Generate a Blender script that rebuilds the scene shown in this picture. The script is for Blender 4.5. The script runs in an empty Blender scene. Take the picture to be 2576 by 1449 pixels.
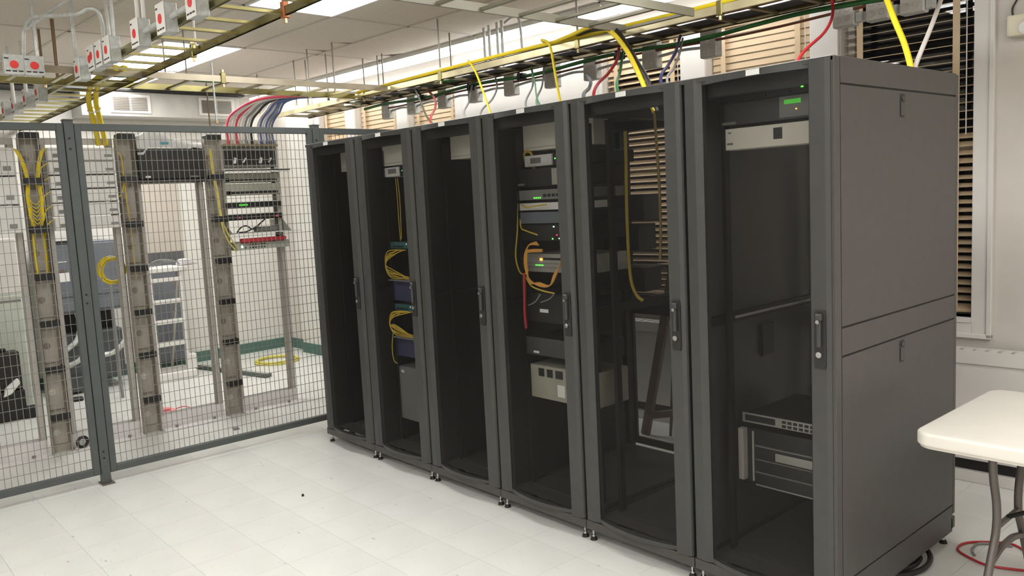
import bpy, bmesh, math, random
from mathutils import Vector, Matrix

random.seed(7)
scene = bpy.context.scene
COL = scene.collection

# ------------------------------------------------------------------ camera
cam_data = bpy.data.cameras.new('camera')
cam = bpy.data.objects.new('camera', cam_data)
COL.objects.link(cam)
_r = Vector((0.66390193, 0.74609448, -0.05076656))
_d = Vector((0.0488645, -0.11102204, -0.99261592))
_f = Vector((-0.74622147, 0.65651895, -0.11016528))
_m = Matrix((( _r.x, -_d.x, -_f.x, 4.92583), (_r.y, -_d.y, -_f.y, -2.60029), (_r.z, -_d.z, -_f.z, 1.57888), (0, 0, 0, 1)))
cam.matrix_world = _m
cam_data.sensor_width = 36.0
cam_data.lens = 2060.0 * 36.0 / 2576.0
cam_data.clip_start = 0.05
scene.camera = cam

# ------------------------------------------------------------------ world (night outside), exposure
world = bpy.data.worlds.new('night')
scene.world = world
world.use_nodes = True
world.node_tree.nodes['Background'].inputs[0].default_value = (0.010, 0.011, 0.014, 1)
world.node_tree.nodes['Background'].inputs[1].default_value = 0.25
scene.view_settings.view_transform = 'Standard'
scene.view_settings.look = 'None'
scene.view_settings.exposure = 0.0
scene.view_settings.gamma = 1.0
scene.view_settings.use_curve_mapping = False
scene.cycles.max_bounces = 6
scene.cycles.diffuse_bounces = 3
scene.cycles.use_light_tree = False
scene.cycles.glossy_bounces = 2
scene.cycles.transmission_bounces = 2
scene.cycles.transparent_max_bounces = 12
scene.cycles.caustics_reflective = False
LAMP = 13.0           # radiance of the fluorescent diffusers

# room frame: the room is turned a little against the cabinet row
TH = math.radians(2.6)
RM = Matrix.Translation((3.4, 1.95, 0)) @ Matrix.Rotation(TH, 4, 'Z')
CEIL = 2.80

# ------------------------------------------------------------------ materials
def lin(c):
    c /= 255.0
    return c / 12.92 if c <= 0.04045 else ((c + 0.055) / 1.055) ** 2.4
def rgb(r, g, b):
    return (lin(r), lin(g), lin(b), 1.0)
MATS = {}
def mat(name, col, rough=0.5, metal=0.0, var=0.06, scale=8.0, bump=0.0, bscale=60.0, spec=0.5, emit=None, es=0.0):
    if name in MATS:
        return MATS[name]
    m = bpy.data.materials.new(name)
    m.use_nodes = True
    nt = m.node_tree
    b = nt.nodes['Principled BSDF']
    b.inputs['Roughness'].default_value = rough
    b.inputs['Metallic'].default_value = metal
    b.inputs['Specular IOR Level'].default_value = spec
    tc = nt.nodes.new('ShaderNodeTexCoord')
    nz = nt.nodes.new('ShaderNodeTexNoise')
    nz.inputs['Scale'].default_value = scale
    nz.inputs['Detail'].default_value = 1.0
    nt.links.new(tc.outputs['Object'], nz.inputs['Vector'])
    rp = nt.nodes.new('ShaderNodeValToRGB')
    lo = [max(0.0, c * (1 - var)) for c in col[:3]] + [1]
    hi = [min(1.0, c * (1 + var)) for c in col[:3]] + [1]
    rp.color_ramp.elements[0].position = 0.3
    rp.color_ramp.elements[1].position = 0.7
    rp.color_ramp.elements[0].color = lo
    rp.color_ramp.elements[1].color = hi
    nt.links.new(nz.outputs['Fac'], rp.inputs['Fac'])
    nt.links.new(rp.outputs['Color'], b.inputs['Base Color'])
    if bump > 0:
        n2 = nt.nodes.new('ShaderNodeTexNoise')
        n2.inputs['Scale'].default_value = bscale
        nt.links.new(tc.outputs['Object'], n2.inputs['Vector'])
        bp = nt.nodes.new('ShaderNodeBump')
        bp.inputs['Strength'].default_value = bump
        bp.inputs['Distance'].default_value = 0.002
        nt.links.new(n2.outputs['Fac'], bp.inputs['Height'])
        nt.links.new(bp.outputs['Normal'], b.inputs['Normal'])
    if emit:
        b.inputs['Emission Color'].default_value = emit
        b.inputs['Emission Strength'].default_value = es
    MATS[name] = m
    return m

def mat_mesh(name, col, clear):
    """perforated sheet metal, holes far too fine to see: part of the light goes through"""
    m = bpy.data.materials.new(name)
    m.use_nodes = True
    nt = m.node_tree
    b = nt.nodes['Principled BSDF']
    b.inputs['Base Color'].default_value = col
    b.inputs['Roughness'].default_value = 0.45
    tr = nt.nodes.new('ShaderNodeBsdfTransparent')
    mx = nt.nodes.new('ShaderNodeMixShader')
    mx.inputs[0].default_value = clear
    nt.links.new(b.outputs[0], mx.inputs[1])
    nt.links.new(tr.outputs[0], mx.inputs[2])
    nt.links.new(mx.outputs[0], nt.nodes['Material Output'].inputs[0])
    MATS[name] = m
    return m

def mat_glass(name):
    m = bpy.data.materials.new(name)
    m.use_nodes = True
    nt = m.node_tree
    nt.nodes.remove(nt.nodes['Principled BSDF'])
    tr = nt.nodes.new('ShaderNodeBsdfTransparent'); tr.inputs[0].default_value = (0.9, 0.92, 0.92, 1)
    gl = nt.nodes.new('ShaderNodeBsdfGlossy'); gl.inputs['Roughness'].default_value = 0.01
    fr = nt.nodes.new('ShaderNodeFresnel'); fr.inputs[0].default_value = 1.5
    mx = nt.nodes.new('ShaderNodeMixShader')
    nt.links.new(fr.outputs[0], mx.inputs[0]); nt.links.new(tr.outputs[0], mx.inputs[1]); nt.links.new(gl.outputs[0], mx.inputs[2])
    nt.links.new(mx.outputs[0], nt.nodes['Material Output'].inputs[0])
    MATS[name] = m
    return m

def mat_floor():
    m = mat('vinyl_tile', rgb(222, 222, 216), rough=0.38, var=0.035, scale=3.0)
    nt = m.node_tree
    b = nt.nodes['Principled BSDF']
    old = b.inputs['Base Color'].links[0].from_socket
    ge = nt.nodes.new('ShaderNodeNewGeometry')
    mp = nt.nodes.new('ShaderNodeMapping'); mp.inputs['Scale'].default_value = (14, 38, 1)
    mp.inputs['Rotation'].default_value = (0, 0, 0.5)
    nt.links.new(ge.outputs['Position'], mp.inputs['Vector'])
    n = nt.nodes.new('ShaderNodeTexNoise'); n.inputs['Scale'].default_value = 1.4; n.inputs['Detail'].default_value = 6
    nt.links.new(mp.outputs[0], n.inputs['Vector'])
    r = nt.nodes.new('ShaderNodeValToRGB')
    r.color_ramp.elements[0].position = 0.60; r.color_ramp.elements[0].color = (0, 0, 0, 1)
    r.color_ramp.elements[1].position = 0.78; r.color_ramp.elements[1].color = (0.5, 0.5, 0.5, 1)
    nt.links.new(n.outputs['Fac'], r.inputs['Fac'])
    mx = nt.nodes.new('ShaderNodeMixRGB'); mx.inputs[2].default_value = rgb(196, 199, 200)
    nt.links.new(r.outputs[0], mx.inputs[0]); nt.links.new(old, mx.inputs[1])
    # dark scuffs
    n3 = nt.nodes.new('ShaderNodeTexVoronoi'); n3.inputs['Scale'].default_value = 5.0
    nt.links.new(mp.outputs[0], n3.inputs['Vector'])
    n3.inputs['Scale'].default_value = 0.28
    r3 = nt.nodes.new('ShaderNodeValToRGB')
    r3.color_ramp.elements[0].position = 0.045; r3.color_ramp.elements[0].color = (0.55, 0.55, 0.55, 1)
    r3.color_ramp.elements[1].position = 0.06; r3.color_ramp.elements[1].color = (0, 0, 0, 1)
    nt.links.new(n3.outputs['Distance'], r3.inputs['Fac'])
    mx2 = nt.nodes.new('ShaderNodeMixRGB'); mx2.inputs[2].default_value = rgb(150, 148, 140)
    nt.links.new(r3.outputs[0], mx2.inputs[0]); nt.links.new(mx.outputs[0], mx2.inputs[1])
    nt.links.new(mx2.outputs[0], b.inputs['Base Color'])
    return m

FLOOR = mat_floor()
GROUT = mat('tile_joint', rgb(218, 217, 210), rough=0.8)
WALLW = mat('wall_paint', rgb(214, 208, 200), rough=0.7, var=0.02, bump=0.15, bscale=120)
WALLF = mat('wall_paint_far', rgb(226, 224, 216), rough=0.7, var=0.02, bump=0.1, bscale=120)
TRIM = mat('trim_paint', rgb(222, 218, 212), rough=0.45, var=0.02)
CTILE = mat('ceiling_tile', rgb(228, 219, 208), rough=0.9, var=0.03, scale=30, bump=0.3, bscale=220)
TBAR = mat('ceiling_grid', rgb(205, 198, 188), rough=0.6, var=0.02)
GREEN_BASE = mat('green_rubber', rgb(84, 116, 104), rough=0.6)
DIFF = mat('light_diffuser', rgb(250, 250, 245), rough=0.4, var=0.0, emit=(1.0, 0.993, 0.982, 1), es=LAMP)
DIFF2 = mat('strip_diffuser', rgb(250, 250, 245), rough=0.4, var=0.0, emit=(1.0, 0.993, 0.982, 1), es=LAMP * 0.75)
LHOUSE = mat('light_housing', rgb(235, 233, 228), rough=0.5)
BLACK_RACK = mat('rack_powder_coat', rgb(72, 69, 66), rough=0.42, var=0.05, scale=20, bump=0.08, bscale=400)
DOOR_GREY = mat('door_powder_coat', rgb(64, 65, 64), rough=0.40, var=0.05, scale=20, bump=0.08, bscale=400)
RACK_IN = mat('rack_inside', rgb(37, 36, 35), rough=0.5)
MESHM = mat_mesh('perforated_door', rgb(30, 30, 29), 0.83)
MESHR = mat_mesh('perforated_rear_door', rgb(36, 36, 36), 0.92)
CHROME = mat('chrome', rgb(205, 205, 205), rough=0.22, metal=1.0, var=0.03)
RUBBER = mat('black_rubber', rgb(28, 27, 26), rough=0.6)
BLACKP = mat('black_plastic', rgb(36, 35, 34), rough=0.45)
WHITEP = mat('white_plastic', rgb(232, 230, 224), rough=0.5, var=0.03)
STICK = mat('white_label', rgb(236, 236, 232), rough=0.6, var=0.02)
FENCE = mat('fence_coat', rgb(79, 83, 82), rough=0.45, var=0.05, scale=15)
FWIRE = mat('fence_wire', rgb(122, 120, 112), rough=0.5)
ZINC = mat('zinc_yellow', rgb(146, 138, 92), rough=0.30, metal=0.8, var=0.35, scale=5)
ZGREY = mat('grey_tray_paint', rgb(142, 138, 122), rough=0.5, metal=0.1)
GALV = mat('galvanised', rgb(196, 198, 194), rough=0.42, metal=0.25, var=0.12, scale=40)
COPPER = mat('copper_lug', rgb(190, 120, 84), rough=0.4, metal=0.6)
STEEL = mat('rod_steel', rgb(150, 145, 135), rough=0.4, metal=0.6)
ALU = mat('aluminium', rgb(196, 191, 183), rough=0.42, metal=0.1, var=0.05)
MGR = mat('manager_grey', rgb(168, 160, 148), rough=0.45, metal=0.0, var=0.05)
TAN = mat('blind_tan', rgb(206, 182, 148), rough=0.55, var=0.05)
PANEL_W = mat('panel_cream', rgb(226, 222, 206), rough=0.5, var=0.03)
SLATE = mat('slate_blue_paint', rgb(110, 114, 122), rough=0.45, var=0.05)
YEL = mat('yellow_fibre', rgb(232, 205, 40), rough=0.45, var=0.06)
YEL2 = mat('dull_yellow_fibre', rgb(214, 184, 66), rough=0.5, var=0.08)
ORANGE = mat('orange_cable', rgb(224, 160, 70), rough=0.5)
RED = mat('red_cable', rgb(186, 44, 50), rough=0.45)
PINK = mat('pink_red_cable', rgb(220, 70, 92), rough=0.5)
GREEN = mat('green_ground_cable', rgb(40, 100, 44), rough=0.5)
GREEN2 = mat('bright_green_cable', rgb(62, 140, 84), rough=0.5)
BLUE = mat('navy_cable', rgb(52, 56, 96), rough=0.5)
BLUE2 = mat('blue_cable', rgb(96, 112, 160), rough=0.5)
GREYC = mat('grey_cable', rgb(140, 142, 140), rough=0.5)
WHITEC = mat('white_cable', rgb(222, 214, 206), rough=0.5)
BLACKC = mat('black_cable', rgb(34, 30, 30), rough=0.5)
BROWNC = mat('brown_cable', rgb(108, 62, 40), rough=0.5)
REDDOT = mat('red_sticker', rgb(226, 62, 58), rough=0.6)
DEVB = mat('device_black', rgb(40, 40, 39), rough=0.45)
DEVG = mat('device_grey', rgb(128, 128, 122), rough=0.5)
DEVS = mat('device_silver', rgb(176, 174, 166), rough=0.4, metal=0.3)
TEAL = mat('teal_face', rgb(70, 112, 116), rough=0.5)
NAVYD = mat('navy_face', rgb(70, 72, 104), rough=0.5)
BEIGE = mat('beige_panel', rgb(198, 189, 176), rough=0.6, var=0.02)
TABLE_W = mat('table_plastic', rgb(236, 231, 221), rough=0.45, var=0.02, bump=0.1, bscale=300)
TABLE_L = mat('table_leg_grey', rgb(108, 102, 97), rough=0.4, metal=0.3)
WOOD = mat('ladder_wood', rgb(120, 102, 84), rough=0.6, var=0.15, scale=12)
PLASTICBAG = mat('plastic_sheet', rgb(244, 243, 240), rough=0.25, var=0.02)
PINKBAG = mat('pink_bag', rgb(240, 150, 150), rough=0.5)
GRILLE_D = mat('grille_dark', rgb(120, 114, 106), rough=0.6)
CREAMBOX = mat('cream_box', rgb(226, 220, 196), rough=0.5)
LEDG = mat('led_green', rgb(60, 255, 80), emit=rgb(90, 255, 70), es=4.0)
LEDW = mat('led_white', rgb(230, 255, 240), emit=rgb(200, 255, 230), es=3.0)
LEDO = mat('led_orange', rgb(255, 170, 60), emit=rgb(255, 160, 50), es=8.0)
LEDR = mat('led_red', rgb(255, 40, 60), emit=rgb(255, 40, 70), es=3.0)
LCDG = mat('lcd_green', rgb(70, 170, 50), emit=rgb(80, 190, 60), es=0.7)
for m in (LEDG, LEDW, LEDO, LEDR, LCDG):
    m.cycles.emission_sampling = 'NONE'
GLASS = mat_glass('window_glass')

# ------------------------------------------------------------------ mesh helpers
ORG = {}
class MB:
    def __init__(s):
        s.v = []; s.f = []
    def add(s, vs, fs, M=None):
        n = len(s.v)
        for p in vs:
            p = Vector(p)
            s.v.append(M @ p if M is not None else p)
        s.f += [tuple(i + n for i in f) for f in fs]
        return s
    def box(s, x0, x1, y0, y1, z0, z1, M=None):
        return s.add([(x0, y0, z0), (x1, y0, z0), (x1, y1, z0), (x0, y1, z0), (x0, y0, z1), (x1, y0, z1), (x1, y1, z1), (x0, y1, z1)],
                     [(3, 2, 1, 0), (4, 5, 6, 7), (0, 1, 5, 4), (1, 2, 6, 5), (2, 3, 7, 6), (3, 0, 4, 7)], M)
    def bar(s, a, b, w, h, up=(0, 0, 1)):
        a = Vector(a); b = Vector(b); d = (b - a).normalized(); u = Vector(up)
        if abs(d.dot(u)) > 0.98: u = Vector((1, 0, 0))
        r = d.cross(u).normalized(); u = r.cross(d).normalized()
        vs = []
        for p in (a, b):
            for (i, j) in ((-1, -1), (1, -1), (1, 1), (-1, 1)):
                vs.append(p + r * i * w / 2 + u * j * h / 2)
        return s.add(vs, [(0, 1, 2, 3), (7, 6, 5, 4), (0, 4, 5, 1), (1, 5, 6, 2), (2, 6, 7, 3), (3, 7, 4, 0)])
    def cyl(s, a, b, r, n=10, r2=None):
        a = Vector(a); b = Vector(b); d = (b - a).normalized()
        u = Vector((1, 0, 0)) if abs(d.x) < 0.9 else Vector((0, 1, 0))
        e = d.cross(u).normalized(); g = d.cross(e)
        r2 = r if r2 is None else r2
        vs = []
        for p, q in ((a, r), (b, r2)):
            for k in range(n):
                t = 2 * math.pi * k / n
                vs.append(p + e * math.cos(t) * q + g * math.sin(t) * q)
        fs = [(k, (k + 1) % n, n + (k + 1) % n, n + k) for k in range(n)]
        fs += [tuple(range(n - 1, -1, -1)), tuple(range(n, 2 * n))]
        return s.add(vs, fs)
    def tube(s, pts, r, n=8, sub=5):
        P = [Vector(p) for p in pts]
        if sub > 1 and len(P) > 2:
            Q = []
            for i in range(len(P) - 1):
                p0 = P[max(i - 1, 0)]; p1 = P[i]; p2 = P[i + 1]; p3 = P[min(i + 2, len(P) - 1)]
                for k in range(sub):
                    t = k / sub
                    Q.append(0.5 * ((2 * p1) + (p2 - p0) * t + (2 * p0 - 5 * p1 + 4 * p2 - p3) * t * t + (3 * p1 - p0 - 3 * p2 + p3) * t ** 3))
            Q.append(P[-1]); P = Q
        m = len(P)
        d = (P[1] - P[0]).normalized()
        u = Vector((0, 0, 1)) if abs(d.z) < 0.9 else Vector((1, 0, 0))
        e = d.cross(u).normalized()
        vs = []
        for i in range(m):
            d = (P[min(i + 1, m - 1)] - P[max(i - 1, 0)]).normalized()
            e = (e - d * e.dot(d)).normalized(); g = d.cross(e)
            for k in range(n):
                t = 2 * math.pi * k / n
                vs.append(P[i] + e * math.cos(t) * r + g * math.sin(t) * r)
        fs = []
        for i in range(m - 1):
            for k in range(n):
                fs.append((i * n + k, i * n + (k + 1) % n, (i + 1) * n + (k + 1) % n, (i + 1) * n + k))
        fs += [tuple(range(n - 1, -1, -1)), tuple(range((m - 1) * n, m * n))]
        return s.add(vs, fs)
    def prism(s, poly, a, b, axis='z', M=None):
        n = len(poly)
        def mk(p, t):
            return {'z': (p[0], p[1], t), 'x': (t, p[0], p[1]), 'y': (p[0], t, p[1])}[axis]
        vs = [mk(p, a) for p in poly] + [mk(p, b) for p in poly]
        fs = [(k, (k + 1) % n, n + (k + 1) % n, n + k) for k in range(n)]
        fs += [tuple(range(n - 1, -1, -1)), tuple(range(n, 2 * n))]
        return s.add(vs, fs, M)
    def ring(s, c, ax, R, r, n=20, k=6):
        c = Vector(c); ax = Vector(ax).normalized()
        u = Vector((0, 0, 1)) if abs(ax.z) < 0.9 else Vector((1, 0, 0))
        e = ax.cross(u).normalized(); g = ax.cross(e)
        vs = []
        for i in range(n):
            t = 2 * math.pi * i / n; o = e * math.cos(t) + g * math.sin(t)
            for j in range(k):
                q = 2 * math.pi * j / k
                vs.append(c + o * (R + r * math.cos(q)) + ax * r * math.sin(q))
        fs = [(i * k + j, i * k + (j + 1) % k, ((i + 1) % n) * k + (j + 1) % k, ((i + 1) % n) * k + j) for i in range(n) for j in range(k)]
        return s.add(vs, fs)
    def mesh(s, name, mats, bevel=0.0, smooth=False, org=Vector((0, 0, 0)), seg=1):
        me = bpy.data.meshes.new(name)
        me.from_pydata([tuple(p - org) for p in s.v], [], s.f)
        bm = bmesh.new(); bm.from_mesh(me)
        bmesh.ops.recalc_face_normals(bm, faces=bm.faces)
        if bevel > 0:
            bmesh.ops.bevel(bm, geom=[e for e in bm.edges if e.is_manifold and e.calc_face_angle(0) > 0.6], offset=bevel, segments=seg, affect='EDGES', profile=0.6, clamp_overlap=True)
        bm.to_mesh(me); bm.free()
        me.materials.append(mats)
        if smooth:
            for p in me.polygons: p.use_smooth = True
            try: me.set_sharp_from_angle(angle=math.radians(40))
            except Exception: pass
        me.update()
        return me
    def part(s, name, m, parent, bevel=0.0, smooth=False, label=None, seg=1, kind=None):
        o = bpy.data.objects.new(name, s.mesh(name, m, bevel, smooth, ORG.get(parent.name, Vector((0, 0, 0))), seg))
        COL.objects.link(o); o.parent = parent
        ORG[o.name] = ORG.get(parent.name, Vector((0, 0, 0)))
        if label: o['label'] = label
        if kind: o['kind'] = kind
        return o
    def thing(s, name, m, label, cat, group=None, bevel=0.0, smooth=False, seg=1, kind=None):
        xs = [p.x for p in s.v]; ys = [p.y for p in s.v]; zs = [p.z for p in s.v]
        org = Vector(((min(xs) + max(xs)) / 2, (min(ys) + max(ys)) / 2, min(zs)))
        o = bpy.data.objects.new(name, s.mesh(name, m, bevel, smooth, org, seg))
        COL.objects.link(o); o.location = org; ORG[o.name] = org
        tag(o, label, cat, group, kind)
        return o
    def struct(s, name, m, bevel=0.0, parent=None, label=None):
        o = bpy.data.objects.new(name, s.mesh(name, m, bevel))
        COL.objects.link(o); ORG[o.name] = Vector((0, 0, 0))
        if parent: o.parent = parent
        else: o['kind'] = 'structure'
        if label: o['label'] = label
        return o
def tag(o, label, cat, group=None, kind=None):
    if label: o['label'] = label
    if cat: o['category'] = cat
    if group: o['group'] = group
    if kind: o['kind'] = kind
def thing(name, label, cat, loc, group=None):
    o = bpy.data.objects.new(name, None)
    o.empty_display_size = 0.05
    COL.objects.link(o); o.location = loc; ORG[o.name] = Vector(loc)
    tag(o, label, cat, group)
    return o
def copy_tree(o, parent=None):
    c = o.copy(); COL.objects.link(c)
    if parent: c.parent = parent
    ORG[c.name] = ORG.get(o.name, Vector((0, 0, 0)))
    for ch in list(o.children):
        copy_tree(ch, c)
    return c
def RP(s_, d_, z_):
    return RM @ Vector((s_, d_, z_))

# ------------------------------------------------------------------ floor with vinyl tiles
S0, S1, D0 = -7.25, 3.6, -6.4        # far wall, near wall, left wall in the room frame
fl = MB(); fl.box(S0 - 0.2, S1 + 0.2, D0 - 0.2, 0.2, -0.06, -0.003, RM)
floor = fl.struct('floor', GROUT, label='off-white vinyl tile floor with faint scuffs')
T = 0.305
cand = []
camp = Vector((4.926, -2.600, 1.579))
inv = RM.inverted()
for i in range(-26, 20):
    for j in range(-16, 12):
        cx = 1.885 + T * (i + 0.5); cy = -0.775 + T * (j + 0.5)
        q = inv @ Vector((cx, cy, 0))
        if not (S0 - 0.1 < q.x < S1 + 0.1 and D0 - 0.1 < q.y < 0.1): continue
        v = Vector((cx, cy, 0)) - camp
        fz = v.dot(_f); vis = False
        if fz > 0.5:
            ux = v.dot(_r) / fz * 2060 + 1288; uy = v.dot(_d) / fz * 2060 + 724.5
            vis = -60 < ux < 2640 and uy < 1520 and not (0.1 < cx < 3.55 and 0.1 < cy < 1.5)
        cand.append((0 if vis else 1, v.length, cx, cy))
cand.sort()
tm = MB(); g = T / 2 - 0.0005
tm.box(-g, g, -g, g, -0.003, 0.0)
tile_me = tm.mesh('tile', FLOOR)
rest = MB()
for k, (a, b_, cx, cy) in enumerate(cand):
    if k < 300:
        o = bpy.data.objects.new('tile', tile_me); COL.objects.link(o)
        o.location = (cx, cy, 0); o.parent = floor
    else:
        rest.box(cx - g, cx + g, cy - g, cy + g, -0.003, 0.0)
rest.part('outer_tiles', FLOOR, floor, kind='stuff')

# ------------------------------------------------------------------ walls
WZ0, WZ1 = 0.84, 2.60
WINS = [(-0.732, -0.050), (-1.587, -0.904), (-2.434, -1.780), (-4.690, -4.032), (-5.530, -4.860), (-6.200, -5.700)]
wb = MB()
edges = [S1 + 0.2] + [e for w in WINS for e in (w[1], w[0])] + [S0 - 0.2]
for k in range(0, len(edges), 2):
    wb.box(edges[k + 1], edges[k], 0, 0.22, 0, 3.0, RM)
for a, b_ in WINS:
    wb.box(a, b_, 0, 0.22, 0, WZ0, RM); wb.box(a, b_, 0, 0.22, WZ1, 3.0, RM)
wb.struct('wall_back', WALLW, label='white painted wall with tall blind covered windows')
wf = MB(); wf.box(S0 - 0.2, S0, D0 - 0.2, 0.2, 0, 3.0, RM)
wf.struct('wall_left', WALLF, label='white far wall behind the open relay racks')
wn = MB(); wn.box(S1, S1 + 0.2, D0 - 0.2, 0.2, 0, 3.0, RM); wn.struct('wall_right', WALLW)
wc = MB(); wc.box(S0 - 0.2, S1 + 0.2, D0 - 0.2, D0, 0, 3.0, RM); wc.struct('wall_front', WALLW)
# pier beside the far corner
pr_ = MB(); pr_.box(-6.72, -6.30, -0.10, 0.0, 0, CEIL, RM); pr_.struct('trim_7', WALLF, label='white pier on the window wall near the far corner')
bb = MB(); bb.box(S0, S0 + 0.012, D0, 0, 0, 0.11, RM); bb.struct('baseboard_left', GREEN_BASE, label='green rubber baseboard')
bb = MB(); bb.box(S0 + 0.012, -6.72, -0.012, 0, 0, 0.11, RM); bb.box(-6.72, -6.30, -0.112, -0.10, 0, 0.11, RM); bb.struct('baseboard_back', GREEN_BASE, label='green rubber baseboard')
# wide white pier between the two window groups stands a little proud
pz = MB(); pz.box(-4.0, -2.47, -0.03, 0, 0, CEIL, RM); pz.struct('trim_8', TRIM, label='wide white wall pier between the window groups')

# windows, each with frame and glass
def window(n, a, b_):
    fr = MB(); t = 0.035
    for (x0, x1, z0, z1) in ((a, a + t, WZ0, WZ1), (b_ - t, b_, WZ0, WZ1), (a, b_, WZ0, WZ0 + t), (a, b_, WZ1 - t, WZ1), (a, b_, 1.70, 1.74)):
        fr.box(x0, x1, 0.10, 0.15, z0, z1, RM)
    w = fr.struct('window_%d' % n, TRIM)
    for z0, z1 in ((WZ0 + t, 1.70), (1.74, WZ1 - t)):
        p = MB(); p.box(a + t, b_ - t, 0.122, 0.126, z0, z1, RM); p.part('pane', GLASS, w)
    s_ = MB(); s_.box(a, b_, -0.03, 0.10, WZ0 - 0.025, WZ0, RM); s_.part('sill', TRIM, w)
    return w
for n, (a, b_) in enumerate(WINS): window(n + 1, a, b_)
# trims: casing round each window group
def casing(n, a, b_):
    m = MB(); w = 0.085
    m.box(a - w, a, -0.022, 0, WZ0 - 0.09, WZ1 + w, RM); m.box(b_, b_ + w, -0.022, 0, WZ0 - 0.09, WZ1 + w, RM)
    m.box(a, b_, -0.022, 0, WZ1, WZ1 + w, RM); m.box(a, b_, -0.022, 0, WZ0 - 0.09, WZ0 - 0.025, RM)
    m.box(b_ + w - 0.012, b_ + w + 0.012, -0.036, 0, WZ0 - 0.10, WZ1 + w, RM)
    m.box(a - w, b_ + w + 0.012, -0.036, 0, WZ0 - 0.105, WZ0 - 0.08, RM)
    m.struct('trim_%d' % n, TRIM, bevel=0.003)
casing(1, -2.434, -0.050); casing(2, -6.200, -4.032)
for n, (a, b_) in enumerate(((-0.904, -0.732), (-1.780, -1.587), (-4.860, -4.690), (-5.70, -5.53))):
    m = MB(); m.box(a + 0.004, b_ - 0.004, -0.028, 0, WZ0, WZ1, RM); m.struct('trim_%d' % (3 + n), TRIM, bevel=0.004, label='white post between two windows')

# ------------------------------------------------------------------ blinds
def blind(a, b_, z_stop, tilts, label, d0=0.055, tapes=(0.14, 0.86)):
    t = thing('window_blind', label, 'window blind', RP((a + b_) / 2, d0, z_stop), 'tan wooden window blinds')
    hb = MB(); hb.box(a + 0.005, b_ - 0.005, d0 - 0.02, d0 + 0.03, WZ1 - 0.045, WZ1 - 0.002, RM); hb.part('headrail', TAN, t)
    z = WZ1 - 0.065; cache = {}
    while z > z_stop + 0.02:
        ang = tilts(z)
        key = round(ang, 2)
        h = 0.024
        if key not in cache:
            c, s_ = math.cos(math.radians(ang)), math.sin(math.radians(ang))
            mm = MB(); L = (b_ - a) / 2 - 0.008
            q = [(-h, -0.0014), (h, -0.0014), (h, 0.0014), (-h, 0.0014)]
            mm.prism([(y * c - zz * s_, y * s_ + zz * c) for y, zz in q], -L, L, 'x')
            cache[key] = mm.mesh('slat', TAN)
        o = bpy.data.objects.new('slat', cache[key]); COL.objects.link(o)
        o.parent = t; o.rotation_euler = (0, 0, TH + random.uniform(-0.001, 0.001))
        o.location = RP((a + b_) / 2, d0, z) - Vector(t.location)
        z -= 0.0422
    rb = MB(); rb.box(a + 0.008, b_ - 0.008, d0 - 0.022, d0 + 0.022, z_stop, z_stop + 0.018, RM); rb.part('bottom_rail', TAN, t)
    for f in tapes:
        c = a + (b_ - a) * f
        tp = MB(); tp.box(c - 0.017, c + 0.017, d0 - 0.030, d0 - 0.0285, z_stop, WZ1 - 0.05, RM); tp.part('ladder_tape', TAN, t)
    cd = MB(); cc = b_ - 0.045; cd.cyl(RP(cc, d0 - 0.034, 1.78), RP(cc, d0 - 0.034, WZ1 - 0.05), 0.003, 6); cd.part('pull_cord', WHITEC, t)
blind(-0.732, -0.050, 0.86, lambda z: 10 if z > 1.78 else (34 if z > 1.62 else 24), 'tan wooden slat blind, tilted open, beside the end of the cabinet row')
blind(-1.587, -0.904, 0.86, lambda z: 80 if z > 1.2 else 60, 'tan wooden slat blind, tilted shut, second from the open one at the right')
blind(-2.434, -1.780, 0.86, lambda z: 70 if z > 2.40 else 34, 'tan slat blind, shut at the top and open below, next to the wide white pier')
blind(-4.690, -4.032, 0.86, lambda z: 80, 'tan wooden slat blind, shut, on the far side of the wide white pier')
blind(-5.530, -4.860, 0.86, lambda z: 80, 'tan wooden slat blind, shut, middle one of the far window group')
blind(-6.200, -5.700, 0.86, lambda z: 80, 'tan wooden slat blind, shut, in the narrow window nearest the far corner')

# ------------------------------------------------------------------ convector cover under the windows
rc = thing('radiator_cover', 'long white metal radiator cover with a slotted top below the windows', 'radiator', RP(-0.5, -0.06, 0))
m = MB(); m.box(-2.6, 3.2, -0.13, -0.036, 0.12, 0.625, RM); m.part('front_panel', TRIM, rc, bevel=0.004)
m = MB(); m.box(-2.6, 3.2, -0.145, -0.036, 0.625, 0.640, RM); m.box(-2.6, 3.2, -0.145, -0.13, 0.640, 0.690, RM); m.box(-2.6, 3.2, -0.05, -0.036, 0.640, 0.690, RM); m.part('top_frame', TRIM, rc)
m = MB(); m.box(-2.6, 3.2, -0.13, -0.05, 0.6405, 0.646, RM); m.part('vent_shade_plate', mat('vent_shadow', rgb(120, 116, 110), rough=0.7), rc)  # grey plate put in to give the vent slots their shade
m = MB(); m.box(-2.6, 3.2, -0.10, -0.05, 0.05, 0.12, RM); m.part('toe_recess', RUBBER, rc)
m = MB(); m.box(-2.6, 3.2, -0.125, -0.036, 0.0, 0.06, RM); m.part('toe_board', TRIM, rc, bevel=0.003)
sm_ = MB(); sm_.prism([(-0.062, 0.0), (-0.024, 0.0), (-0.020, 0.045), (-0.058, 0.045)], -0.040, 0.040, 'y'); slot_me = sm_.mesh('vent_bar', TRIM)
k = 0; s_ = -2.55
while s_ < 1.2:
    o = bpy.data.objects.new('vent_bar', slot_me); COL.objects.link(o); o.parent = rc
    o.rotation_euler = (0, 0, TH); o.location = RP(s_, -0.09, 0.643) - Vector(rc.location); s_ += 0.058

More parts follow.
